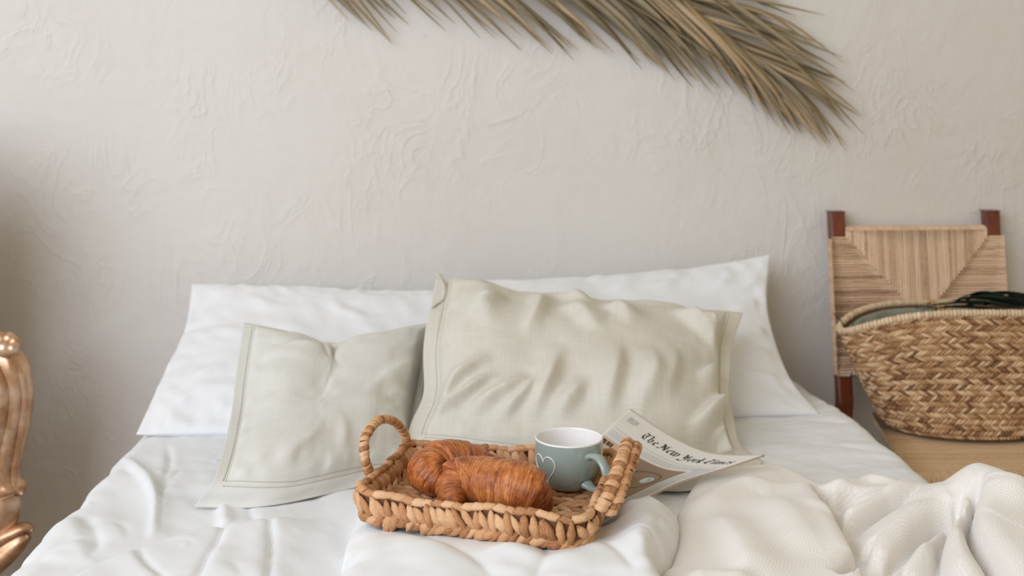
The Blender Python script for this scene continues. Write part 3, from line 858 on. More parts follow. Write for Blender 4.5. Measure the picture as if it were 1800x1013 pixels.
# ------------------------------------------------------------------ croissants and mug
def croissant(name, label, spine, steps, seed, flat=0.93):
    S = np.array([(*atz(u, v, z), r) for u, v, z, r in spine]); n = 420; m = 72
    Q = catmull(S, n); path = Q[:, :3]; rad = np.maximum(Q[:, 3], .003)
    d = np.concatenate([[0], np.cumsum(np.linalg.norm(np.diff(path, axis=0), axis=1))]); u = d / d[-1]
    P, T, N, B = frames(path)
    a = np.linspace(0, 2 * math.pi, m, endpoint=False); U, A = np.meshgrid(u, a, indexing='ij')
    nz = NZ[seed]; nz2 = NZ[seed + 1]
    wob = 0.014 * np.cos(A + seed) + 0.018 * nz(np.cos(A) * 1.5 + 4, np.sin(A) * 1.5 + U * 3)
    step = np.ones_like(U)
    low = np.array((0, -.6, -.8)); down = np.cos(A) * (N @ low)[:, None] + np.sin(A) * (B @ low)[:, None]
    for pos, amt, sl in steps:                        # layer ends: the roll drops by amt going outwards from the middle
        e = U + wob - pos - sl * down
        lip = np.exp(-(e / .012) ** 2)
        out = -e if pos < .5 else e
        step *= 1 - amt * smooth((out + .006) / .018); step += 0.02 * np.exp(-((out + .016) / .013) ** 2)
    rr = rad[:, None] * step
    L = d[-1]
    rr = rr * (1 + .014 * nz(U * 26, np.cos(A) * 1.2) + .02 * nz2(U * 7 + 3, np.sin(A) * 1.5 + np.cos(A))
               + .010 * nz2(U * 70 + 1.5 * np.cos(A), np.sin(A) * .9))
    saw = U * 34 + 1.6 * nz(np.cos(A) * 1.3 + U * 5, np.sin(A) * 1.3) + .5 * nz2(np.cos(A) * 4, np.sin(A) * 4 + U * 9)
    side = np.where(U < .5, saw, -saw); rr = rr * (1 + .030 * np.clip(.25 + 2.2 * np.abs(U - .52), 0, 1) * (side - np.floor(side) - .5) * (.6 + .4 * nz2(U * 12, np.sin(A) * 3)))
    V = P[:, None] + rr[..., None] * (np.cos(A)[..., None] * N[:, None] + np.sin(A)[..., None] * B[:, None])
    ends = np.clip(np.minimum(np.arange(n), n - 1 - np.arange(n)) / 9.0, 0, 1) ** .5
    V = P[:, None] + (V - P[:, None]) * ends[:, None, None]
    V[..., 2] = np.maximum(V[..., 2], .5535 + .0)
    uv = np.stack([U * L * 9, A / (2 * math.pi)], -1)
    c = P[n // 2].copy(); c[2] = .5535
    bake = np.clip(np.abs(U - .5) * 2, 0, 1) ** 2 * .8 + .25 * nz2(U * 9, np.cos(A) * 2)       # horns are baked darker than the middle
    me = mesh_data(name, (V - c).reshape(-1, 3), gridfaces(n, m, False, True), [M_CRUST], uv=uv.reshape(-1, 2), col=np.clip(bake.ravel(), 0, 1))
    o = link(name, me, None, tuple(c)); tag(o, label, 'croissant', None); return o


def build_croissants():
    croissant('croissant', 'whole front croissant in the tray, nearest the mug, broad glossy middle facing up',
              [(806, 903, .560, .008), (799, 886, .567, .023), (798, 864, .577, .0325), (812, 850, .584, .0345), (846, 849, .587, .0345), (886, 855, .589, .0365), (920, 861, .587, .0360), (945, 873, .578, .0285), (962, 889, .566, .0150), (970, 898, .560, .006)],
              [(.11, .10, 0), (.21, .08, .01), (.40, .22, .15), (.62, .04, .05), (.83, .20, -.03), (.93, .10, 0)], 3)
    croissant('croissant', 'left croissant in the tray, partly hidden behind the front one, spiral end showing',
              [(800, 864, .563, .008), (785, 855, .570, .019), (762, 841, .579, .030), (758, 827, .584, .0335), (790, 815, .586, .033), (832, 814, .582, .027), (868, 820, .574, .017), (890, 826, .563, .007)],
              [(.12, .12, 0), (.24, .10, .01), (.40, .08, .03), (.60, .08, -.03), (.76, .12, 0), (.88, .1, 0)], 6)


def build_mug():
    cx, cy, z0 = .1735, -.916, .5555
    root = thing('mug', 'grey green ceramic mug with a white heart outline and white inside on the tray', 'mug', None, (cx, cy, z0))
    out = [(0, .000), (.020, .000), (.026, .0012), (.0315, .006), (.038, .0155), (.0428, .026), (.0455, .037), (.0465, .048), (.0465, .060), (.0461, .0685)]
    lip = [(.0461, .0685), (.0459, .0700), (.0449, .0707), (.0438, .0700), (.0434, .0685)]
    inn = [(.0434, .0685), (.0437, .058), (.0437, .048), (.0428, .038), (.0400, .027), (.034, .016), (.026, .0085), (.014, .0055), (0, .005)]

    def lathe(prof, n):
        pr = catmull(prof, n); a = np.linspace(0, 2 * math.pi, 72, endpoint=False)
        return np.stack([pr[:, 0][:, None] * np.cos(a), pr[:, 0][:, None] * np.sin(a), np.repeat(pr[:, 1][:, None], 72, 1)], -1)
    gridmesh('body', lathe(out, 40), M_GLAZE, root, False, True, flip=True)
    o = gridmesh('inner_glaze', np.concatenate([lathe(lip, 10), lathe(inn, 30)[1:]]), M_WHITEGLAZE, root, False, True, flip=True)
    tag(o, 'white glazed inside and rim')
    back = math.atan2(CAM[1] - cy, CAM[0] - cx)                       # direction towards the viewer's side of the tray
    ph = back + math.radians(38); rd = np.array((math.cos(ph), math.sin(ph), 0))
    prof = [(.0435, .0535), (.054, .0570), (.067, .0555), (.0775, .0465), (.0805, .0340), (.0755, .0225), (.065, .0145), (.052, .0115), (.0395, .0140)]
    path = np.array([rd * r + np.array((0, 0, z)) for r, z in catmull(prof, 40)])
    rad = np.full(40, .0062); rad[:4] = (.0085, .0078, .0070, .0065); rad[-4:] = (.0065, .0070, .0078, .0085)
    P, T, N, B = frames(path); a = np.linspace(0, 2 * math.pi, 16, endpoint=False)
    side = np.cross(rd, (0, 0, 1)); V = []
    for p, t, r_ in zip(P, T, rad):
        nn = np.cross(side, t); V.append([p + side * math.cos(x) * r_ * 1.15 + nn * math.sin(x) * r_ * .72 for x in a])
    gridmesh('handle', np.array(V), M_GLAZE, root, False, True)
    hp = []; hc = back - math.radians(47)
    for k in np.linspace(0, 2 * math.pi, 90):
        x = 16 * math.sin(k) ** 3 / 16 * .019; y = (13 * math.cos(k) - 5 * math.cos(2 * k) - 2 * math.cos(3 * k) - math.cos(4 * k)) / 15
        z = .0345 + (y * .0195 if y > 0 else y * .0235) + .003
        pr = catmull(out, 60); rr = np.interp(z, pr[:, 1], pr[:, 0]); an = hc + x / rr
        hp.append((math.cos(an) * (rr + .0003), math.sin(an) * (rr + .0003), z))
    v, f = tube(hp, .00085, 6); o = link('heart_outline', mesh_data('heart_outline', v, f, [M_WHITEGLAZE]), root); tag(o, 'raised white heart outline')


# ------------------------------------------------------------------ newspaper
def minim(x): return [(x - .14, .9), (x, .8), (x, .18), (x + .14, .06)]


GLY = {
    'T': (1.2, [[(.0, 1.32), (.22, 1.55), (.8, 1.36), (1.15, 1.55)], [(.5, 1.32), (.2, 1.05), (.12, .5), (.36, .1), (.8, .08), (1.1, .36)], [(.62, 1.25), (.62, .4)]]),
    'h': (.95, [[(.05, 1.65), (.2, 1.5), (.2, .18), (.32, .06)], [(.2, .7), (.5, .95), (.66, .8), (.66, .3), (.5, -.15)]]),
    'e': (.78, [[(.45, .95), (.2, .75), (.2, .25), (.42, .04), (.64, .18)], [(.45, .95), (.62, .74), (.3, .5)]]),
    'N': (1.42, [[(-.1, .14), (.1, .0), (.36, .3), (.36, 1.25), (.18, 1.5), (.0, 1.3)], [(.36, 1.45), (1.08, .1)], [(1.24, 1.6), (1.08, 1.35), (1.08, .1)], [(.62, .55), (.8, 1.2)]]),
    'w': (1.36, [[(.05, 1.05), (.2, .85), (.2, .2), (.45, .04), (.65, .25)], [(.5, 1.05), (.65, .85), (.65, .2), (.9, .04), (1.1, .25), (1.1, .8), (.95, 1.0)]]),
    'Y': (1.25, [[(.0, 1.3), (.2, 1.55), (.38, 1.3), (.38, .6), (.62, .42), (.95, .62)], [(1.1, 1.65), (.95, 1.45), (.95, .1), (.7, -.35), (.25, -.42), (.05, -.2)], [(.62, 1.2), (.68, .75)]]),
    'o': (.9, [[(.45, .95), (.2, .75), (.2, .22), (.45, .04), (.7, .25), (.7, .78), (.45, .95)]]),
    'r': (.66, [minim(.2), [(.2, .7), (.42, .95), (.58, .82)]]),
    'k': (.86, [[(.05, 1.65), (.2, 1.5), (.2, .18), (.34, .06)], [(.2, .6), (.45, .95), (.6, .8), (.32, .55)], [(.35, .55), (.6, .2), (.76, .06)]]),
    'i': (.5, [minim(.2), [(.16, 1.32), (.28, 1.22)]]),
    'm': (1.42, [minim(.2), minim(.66), minim(1.12), [(.2, .68), (.5, .92)], [(.66, .68), (.96, .92)]]),
    's': (.76, [[(.62, .84), (.42, .97), (.2, .78), (.58, .3), (.4, .04), (.12, .16)]]),
    ' ': (.42, []),
}


def build_newspaper():
    TL, TR = aty(1108, 718, -.735), aty(1345, 799, -.785)
    BL, BR = np.array((.050, -.885, .5155)), np.array((.196, -.975, .513))
    top = catmull([TL, aty(1148, 746, -.745), aty(1190, 772, -.755), aty(1240, 794, -.765), aty(1290, 800, -.775), TR], 60)
    bot = catmull([BL, (BL + BR) / 2 + np.array((0, -.0, -.001)), BR], 60)
    lef = catmull([TL, aty(1066, 756, -.79), np.array((.17, -.825, .540)), BL], 60)
    rig = catmull([TR, atz(1270, 824, .541), atz(1190, 849, .528), atz(1110, 889, .518), BR], 60)
    N = 60; s = np.linspace(0, 1, N)[:, None, None]; t = np.linspace(0, 1, N)[None, :, None]
    S0 = ((1 - t) * top[:, None] + t * bot[:, None] + (1 - s) * lef[None] + s * rig[None]
          - ((1 - s) * (1 - t) * TL + s * (1 - t) * TR + s * t * BR + (1 - s) * t * BL))
    du = np.gradient(S0, axis=0); dv = np.gradient(S0, axis=1); NN = np.cross(dv, du); NN /= np.linalg.norm(NN, axis=-1, keepdims=True)
    if NN[30, 30, 2] < 0: NN = -NN
    org = S0[30, 30].copy()
    root = thing('newspaper', 'folded newspaper with blackletter masthead lying between tray and large sage cushion', 'newspaper', None, tuple(org))

    def at(s_, t_, off=.0004):
        a = np.clip(s_, 0, 1) * (N - 1); b = np.clip(t_, 0, 1) * (N - 1); i = min(int(a), N - 2); j = min(int(b), N - 2); fa, fb = a - i, b - j
        P = (S0[i, j] * (1 - fa) + S0[i + 1, j] * fa) * (1 - fb) + (S0[i, j + 1] * (1 - fa) + S0[i + 1, j + 1] * fa) * fb
        return P + NN[i, j] * off - org

    def sheet(name, off, mat, shrink=0.0, th=.0005):
        P = S0 + NN * off - org; Q = P - NN * th
        V = np.concatenate([P.reshape(-1, 3), Q.reshape(-1, 3)]); k = N * N
        V[:, :2] = V[:, :2] * (1 - shrink)
        f = gridfaces(N, N)[:]; f = [q[::-1] for q in f] + [q for q in gridfaces(N, N, off=k)]
        idx = np.arange(k).reshape(N, N); ring = list(idx[:, 0]) + list(idx[-1, 1:]) + list(idx[-2::-1, -1]) + list(idx[0, -2:0:-1])
        fm = [0] * len(f)
        for i in range(len(ring)):
            p, q = ring[i], ring[(i + 1) % len(ring)]; f.append((p, q, q + k, p + k)); fm.append(1)
        return link(name, mesh_data(name, V, f, [mat, M_PAPEREDGE], fmat=fm), root)
    front = sheet('front_page', 0, M_PAPER)
    for i in range(3): sheet('page', -.0011 * (i + 1), M_PAPER, .004 * (i % 2) - .002 + .003 * i)

    def patch(mb, s0, t0, s1, t1, n=1, off=.0004):
        for i in range(n):
            a = s0 + (s1 - s0) * i / n; b = s0 + (s1 - s0) * (i + 1) / n
            mb.add([at(a, t0, off), at(a, t1, off), at(b, t1, off), at(b, t0, off)], [(0, 1, 2, 3)])
    # masthead: broad-nib strokes laid on the page surface
    mb = MB(); text = 'The New York Times'; Wt = sum(GLY[c][0] for c in text); x = 0
    s0, s1 = .22, .95; k = (s1 - s0) / Wt; kt = k * .88; tb = .150
    nib = np.array((math.cos(.75), math.sin(.75))) * .25
    for c in text:
        w, strokes = GLY[c]
        for st in strokes:
            for (ax, ay), (bx, by) in zip(st[:-1], st[1:]):
                m = max(1, int(math.hypot(bx - ax, by - ay) / .35))
                for q in range(m):
                    p0 = np.array((ax + (bx - ax) * q / m, ay + (by - ay) * q / m)); p1 = np.array((ax + (bx - ax) * (q + 1) / m, ay + (by - ay) * (q + 1) / m))
                    quad = [p0 - nib / 2, p0 + nib / 2, p1 + nib / 2, p1 - nib / 2]
                    mb.add([at(s0 + (x + p[0]) * k, tb - p[1] * kt, .0006) for p in quad], [(0, 1, 2, 3)])
        x += w
    tag(mb.build('masthead', M_INK, front, False), 'black blackletter title')
    r = random.Random(5)

    def lines(mb, s0, s1, t0, t1, dt, wmin, wmax, th, off=.0004):
        t = t0
        while t < t1:
            s_ = s0
            while s_ < s1 - wmin:
                w = min(r.uniform(wmin, wmax), s1 - s_); patch(mb, s_, t, s_ + w, t + th, 2, off); s_ += w + .006
            t += dt
    mb = MB(); lines(mb, .05, .13, .060, .105, .013, .02, .05, .006); tag(mb.build('slogan_text', M_GREYINK, front, False), None)
    mb = MB(); lines(mb, .03, .97, .194, .205, .02, .03, .12, .004); lines(mb, .03, .85, .215, .255, .014, .02, .07, .006)
    mb.build('dateline_text', M_PALEINK, front, False)
    # front page picture with plain generic shapes
    def colpatch(name, col, pts, off, parent=front, n=10):
        P = [at(a, b, off) for a, b in pts]; c = sum(P) / len(P); V = [c] + P
        return link(name, mesh_data(name, V, [(0, 1 + i, 1 + (i + 1) % len(P)) for i in range(len(P))], [plain(name + '_ink', col, .85)], smooth_=False), parent)
    mb = MB()
    for i in range(14): patch(mb, .02, .27 + .68 * i / 14, .80, .27 + .68 * (i + 1) / 14, 16, .0004)
    pic = mb.build('front_page_picture', Mat('picture_brown', (150, 128, 110), .85).m, front, False)
    mb = MB()
    for i in range(6): patch(mb, .02, .27 + .24 * i / 6, .30 - .03 * i, .27 + .24 * (i + 1) / 6, 8, .0006)
    mb.build('picture_sky', plain('picture_sky_ink', (214, 184, 160), .85), pic, False)
    ell = lambda cs, ct, a, b, k=28: [(cs + a * math.cos(x), ct + b * math.sin(x)) for x in np.linspace(0, 2 * math.pi, k, endpoint=False)]

    def ring(name, cs, ct, a, b, w, col, off):
        mb = MB(); xs = np.linspace(0, 2 * math.pi, 41)
        for x0, x1 in zip(xs[:-1], xs[1:]):
            mb.add([at(cs + q * math.cos(xx), ct + q * b / a * math.sin(xx), off) for q, xx in ((a, x0), (a - w, x0), (a - w, x1), (a, x1))], [(0, 1, 2, 3)])
        mb.build(name, plain(name + '_ink', col, .85), pic, False)
    ring('picture_ring', .60, .41, .155, .085, .012, (104, 88, 76), .0007)
    colpatch('picture_light', (196, 212, 218), ell(.655, .40, .05, .030), .0007, pic)
    colpatch('picture_light_core', (120, 158, 178), ell(.665, .398, .018, .015), .0009, pic)
    dark = plain('picture_dark_ink', (84, 76, 70), .85)
    for (a, b, c, d) in ((.03, .285, .07, .315), (.08, .285, .11, .31), (.115, .285, .135, .31), (.03, .38, .09, .41), (.12, .40, .20, .43), (.3, .60, .8, .63), (.1, .72, .8, .75)):
        mb = MB(); patch(mb, a, b, c, d, 4, .0008); mb.build('picture_dark_shape', dark, pic, False)
    mb = MB(); lines(mb, .82, .985, .22, .97, .010, .02, .06, .0045); mb.build('column_text', M_PALEINK, front, False)


# ------------------------------------------------------------------ chair, basket
def build_chair():
    root = thing('wooden_chair', 'dark red wood chair with rope woven back and seat standing right of the bed', 'chair', None, (1.02, -.30, 0))
    org = np.array((1.02, -.30, 0)); by = lambda z: -.028 - .27 * (.845 - z)
    xl, xr = .845, 1.184
    for x in (xl, xr):
        mb = MB()
        path = [np.array((x, by(z) if z > .44 else by(.44) + (.44 - z) * .12, z)) - org for z in np.linspace(.845, 0.0, 14)]
        P = np.array(path); V = []; w, d = .0155, .014
        for i, p in enumerate(P):
            k = 1.0
            V += [p + np.array(q) * k for q in ((-w, -d, 0), (w, -d, 0), (w, d, 0), (-w, d, 0))]
        f = gridfaces(14, 4, False, True) + [(3, 2, 1, 0), (52, 53, 54, 55)]
        mb.add(V, f); bevel(mb.build('back_post', M_MAHOG, root, False), .0025, 2)
    for x in (.838, 1.25):
        mb = MB(); mb.box(np.array((x, -.520, .200)) - org, (.034, .034, .40)); bevel(mb.build('front_leg', M_MAHOG, root, False), .005)
    # woven back: four wedges of rope meeting in an envelope pattern
    z1, z0 = .806, .512; xa, xb = xl - .018, xr + .018; mid = (z0 + z1) / 2; D = .0058
    r = random.Random(9)

    def strand(mb, p, q, off, tone, rr=.0031):
        n = 5; pts = []
        for i in range(n):
            k = i / (n - 1); x = p[0] + (q[0] - p[0]) * k; z = p[1] + (q[1] - p[1]) * k
            pts.append(np.array((x + r.uniform(-.0005, .0005), by(z) - off + r.uniform(-.0008, .0008), z + r.uniform(-.0005, .0005))) - org)
        mb.add(*tube(pts, rr, 6), tone)
    half = (xb - xa) / 2; slope = (z1 - mid) / .135               # diagonals run in from the corners
    zones = {k: MB() for k in ('top', 'bottom', 'left', 'right')}
    x = xa + .034
    while x < xb - .034:
        dpt = min(min(x - xa - .02, xb - .02 - x) / .135, 1) * (z1 - mid); dpt = max(dpt, .004)
        tone = r.choice((.25, .5, .7, .8)) + r.uniform(-.1, .1); off = .017 + .004 * (1 - abs(x - (xa + xb) / 2) / half)
        strand(zones['top'], (x, z1), (x, z1 - dpt), off, tone); strand(zones['bottom'], (x, z0), (x, z0 + dpt), off, tone); x += D
    z = z0
    while z < z1 - .012:
        k = 1 - abs(z - mid) / (z1 - mid); ln = .02 + .135 * (1 - k) * 0 + .135 * min(1, (z1 - z) / (z1 - mid), (z - z0) / (z1 - mid) + .02)
        tone = r.choice((.05, .25, .4, .6)) + r.uniform(-.1, .1)
        ra = r.uniform(0, .003)
        strand(zones['left'], (xa, z), (xa + ln + ra, z), .0185, tone); strand(zones['right'], (xb, z), (xb - ln - ra, z), .0185, r.choice((.3, .6, .75))); z += D
    for k, mb in zones.items():
        o = mb.build('rope_weave', M_ROPE, root); o['kind'] = 'stuff'
    mb = MB()                                                     # rope wound round the posts and rails, seen as rings
    for x in (xl, xr):
        z = z0
        while z < z1 - .02:
            c = np.array((x, by(z), z)) - org
            ringp = [c + np.array((.0185 * math.cos(a) * 1.0, .0172 * math.sin(a), 0)) for a in np.linspace(0, 2 * math.pi, 13)]
            mb.add(*tube(ringp, .003, 5, cap=False), r.choice((.4, .6, .75))); z += D
    x = xa + .036
    while x < xb - .036:
        for zz in (z1 - .006, z0 + .006):
            c = np.array((x, by(zz), zz)) - org
            ringp = [c + np.array((0, .0165 * math.cos(a), .012 * math.sin(a))) for a in np.linspace(0, 2 * math.pi, 11)]
            mb.add(*tube(ringp, .003, 5, cap=False), r.choice((.55, .7, .85)))
        x += D
    mb.build('rope_windings', M_ROPE, root)['kind'] = 'stuff'
    # woven seat: ropes running across, with the front rail wound separately
    mb = MB(); x = .826; yf, zt = -.520, .422
    while x < 1.275:
        rail = [np.array((x + r.uniform(-.0006, .0006), yf + .012 - .018 * math.sin(a), zt - .018 + .018 * math.cos(a))) for a in np.linspace(-.6, math.pi, 9)]
        mb.add(*tube(np.array(rail) - org, .0031, 6), r.choice((.3, .5, .6, .75)) + r.uniform(-.1, .1)); x += D
    y = -.115
    while y > yf + .018:
        xs = .826 + .085 * (y - yf) / .40                              # the seat narrows towards the back
        path = [np.array((xx, y + r.uniform(-.0006, .0006), zt - .001 - .004 * math.sin(math.pi * (xx - xs) / (1.275 - xs)) + r.uniform(-.0006, .0006))) for xx in np.linspace(xs, 1.275, 9)]
        mb.add(*tube(np.array(path) - org, .0031, 6), r.choice((.3, .5, .6, .75)) + r.uniform(-.1, .1)); y -= D
    mb.build('woven_seat', M_SEAT, root)['kind'] = 'stuff'
    mb = MB(); mb.box(np.array((1.09, -.315, .405)) - org, (.35, .38, .012)); mb.build('seat_panel', M_ROPE, root, False)
    for y in (-.508, -.14):
        mb = MB(); mb.box(np.array((1.045 if y < -.3 else 1.10, y, .400)) - org, (.43 if y < -.3 else .28, .026, .026)); mb.build('seat_rail', M_MAHOG, root, False)


BK = dict(cx=1.076, cy=-.236, z0=.4265)


def bk_radii(h):
    """half width, half depth of the basket at height fraction h (oval, flaring up)"""
    p = catmull([(.150, .090, 0), (.178, .112, .04), (.206, .116, .25), (.244, .119, .6), (.270, .120, .85), (.282, .120, 1.0)], 60)
    return np.interp(h, p[:, 2], p[:, 0]), np.interp(h, p[:, 2], p[:, 1])


def bk_top(a):
    """height of the rim round the basket: dips at both ends, higher on the long sides"""
    return .243 - .040 * np.abs(np.cos(a)) ** 4 - .010 * np.sin(a) + .003 * np.sin(3 * a + 1)


def build_basket():
    root = thing('seagrass_basket', 'oval braided seagrass basket with pale wrapped rim standing on the chair', 'basket', None, (BK['cx'], BK['cy'], BK['z0']))

    def pt(a, h, out=0.0):
        rx, ry = bk_radii(h); return np.array(((rx + out) * math.cos(a), (ry + out) * math.sin(a), h * bk_top(a)))
    # inner shell
    A = np.linspace(0, 2 * math.pi, 96, endpoint=False); Hh = np.linspace(0, .985, 16)
    P = np.array([[pt(a, h, -.004) for h in Hh] for a in A]); bot = np.array([[q[0] * .02, q[1] * .02, .002] for q in P[:, 0]])
    P = np.concatenate([bot[:, None], P], 1); gridmesh('inner_shell', P, M_CORE, root, True, False)
    r = random.Random(4); rows = 11
    # arc-length steps round the oval
    aa = np.linspace(0, 2 * math.pi, 2001); rx, ry = bk_radii(.6)
    dd = np.concatenate([[0], np.cumsum(np.hypot(np.diff(rx * np.cos(aa)), np.diff(ry * np.sin(aa))))])
    for row in range(rows):
        mb = MB(); hc = (row + .5) / rows; hw = .5 / rows; nst = int(dd[-1] * (.74 + .26 * hc) / .0078)
        for half in (0, 1):
            for i in range(nst):
                T = dd[-1] * ((i + .5 * half + r.uniform(-.1, .1)) % nst) / nst; a0 = np.interp(T, dd, aa)
                span = .0165 / .26 * (.8 + r.uniform(-.1, .1)); tone = min(max(r.gauss(.52, .34), 0), 1)
                h_in = hc; h_out = hc + (hw * 1.05 if half else -hw * 1.05)
                loc = math.hypot(rx * math.sin(a0), ry * math.cos(a0)); da = .019 / loc * r.uniform(.85, 1.1)
                V = []; n = 5; wd = .0032
                for k in range(n):
                    q = k / (n - 1); a = a0 + da * (q - .35); h = h_in + (h_out - h_in) * q
                    lift = .0052 * math.sin(math.pi * (.12 + .8 * q)) - .001; wq = wd * (.55 + .55 * math.sin(math.pi * q))
                    c = pt(a, min(max(h, 0), 1)); t = np.array((-rx * math.sin(a), ry * math.cos(a), 0)); t /= np.linalg.norm(t)
                    nrm = np.array((ry * math.cos(a), rx * math.sin(a), 0)); nrm /= np.linalg.norm(nrm)
                    wv = t * .75 + np.array((0, 0, 1.0)) * (.66 if not half else -.66)
                    V += [c - wv * wq + nrm * (lift - .003), c - wv * wq * .5 + nrm * (lift + .0012), c + wv * wq * .5 + nrm * (lift + .0012), c + wv * wq + nrm * (lift - .003)]
                f = gridfaces(n, 4); mb.add(V, f, tone)
        o = mb.build('braid_row', M_SEAGRASS, root); o['kind'] = 'stuff'
    mb = MB(); n = 190                                               # wrapped rim
    for i in range(n):
        a0 = np.interp(dd[-1] * i / n, dd, aa); a1 = np.interp(dd[-1] * (i + .93) / n, dd, aa)
        p0, p1 = pt(a0, 1.0, .001), pt(a1, 1.0, .001); rr = .0074 * r.uniform(.92, 1.08)
        mb.add(*tube([p0, p0 * .75 + p1 * .25, p0 * .25 + p1 * .75, p1], [rr * .82, rr, rr, rr * .82], 8), min(1, max(0, r.gauss(.6, .2))))
    mb.build('rim', M_RIMGRASS, root)['kind'] = 'stuff'
    # lining hanging inside the rear and left rim with soft folds
    Aa = np.linspace(math.radians(20), math.radians(235), 150); hs = np.linspace(.965, .55, 14)
    P = np.array([[pt(a, h, -.010 - .010 * (0.5 + .5 * math.sin(a * 17 + 2 * math.sin(a * 5))) * min(1, (.97 - h) * 8)) for h in hs] for a in Aa])
    o = gridmesh('lining', P, M_LINING, root, uv=np.stack(np.meshgrid(Aa * .25, hs * .26, indexing='ij'), -1)); tag(o, 'olive fabric lining')
    m = o.modifiers.new('solid', 'SOLIDIFY'); m.thickness = .002
    # twisted cord of the rear handle where it enters the rim
    mb = MB()
    for s in (0, 1):
        path = []
        for k in np.linspace(0, 1, 30):
            a = math.radians(103) - .28 * k; c = pt(a, 1.0, -.008) + np.array((0, -.012 * k, .004 - .035 * k))
            w = k * 20 + s * math.pi; path.append(c + .0045 * np.array((math.cos(w) * .3, math.cos(w), math.sin(w))))
        mb.add(*tube(path, .0046, 7), .45 + .2 * s)
    mb.build('handle', M_SEAGRASS, root)


def blade(L, w, bend, droop, seed, nl=12, fold=.35):
    """a long pointed leaf along +x, folded along its midrib"""
    r = random.Random(seed); V = []; ph = r.uniform(0, 6)
    for i in range(nl):
        k = i / (nl - 1); x = L * k; ww = w / 2 * min(1, .45 + k * 3) * (1 - k ** 2.6) + .0004
        y = bend * L * k * k; z = -droop * L * k * k + .004 * math.sin(k * 5 + ph)
        V += [(x, y - ww, z + fold * ww), (x, y, z), (x, y + ww, z + fold * ww), (x, y, z - .0007)]
    return V, gridfaces(nl, 4, False, True) + [(3, 2, 1, 0), tuple((nl - 1) * 4 + i for i in range(4))]


def build_greenery():
    root = thing('green_leaves', 'bunch of long dark green leaves lying in the basket', 'leaves', None, (1.13, -.22, .66)); org = np.array((1.13, -.22, .66))
    r = random.Random(12)
    spec = [((1610, 541), (1700, 530), (1800, 540)), ((1640, 535), (1720, 522), (1830, 536)), ((1675, 533), (1712, 515), (1780, 524)), ((1690, 530), (1740, 514), (1830, 520)),
            ((1620, 543), (1680, 538), (1760, 544)), ((1700, 538), (1760, 526), (1850, 530)), ((1730, 536), (1780, 522), (1860, 526)), ((1660, 541), (1740, 532), (1840, 541)),
            ((1690, 526), (1720, 517), (1755, 530)), ((1740, 528), (1775, 521), (1830, 538))]
    for i, (a, b, c) in enumerate(spec):
        y = -.26 + .02 * (i % 5)
        path = catmull([aty(*a, y), aty(*b, y + .01), aty(*c, y)], 14) - org; n = len(path); V = []
        w = r.uniform(.022, .032)
        for k, p in enumerate(path):
            q = k / (n - 1); ww = w * math.sin(math.pi * (.06 + .9 * q)) ** .8
            V += [p + np.array((0, -ww, .45 * ww - .004)), p + np.array((0, 0, 0)), p + np.array((0, ww, -.35 * ww)), p + np.array((0, 0, -.0015))]
        link('leaf', mesh_data('leaf', V, gridfaces(n, 4, False, True) + [(3, 2, 1, 0), tuple((n - 1) * 4 + j for j in range(4))], [M_LEAF]), root)
    # sprig sticking out at the left end
    for a, b in (((1464, 550), (1492, 584)), ((1500, 566), (1496, 590))):
        p0, p1 = aty(*a, -.22), aty(*b, -.215); path = catmull([p1, (p0 + p1) / 2 + np.array((0, 0, .003)), p0], 8) - org
        link('stem', mesh_data('stem', *tube(path, np.linspace(.002, .0006, 8), 6), [M_LEAF]), root)


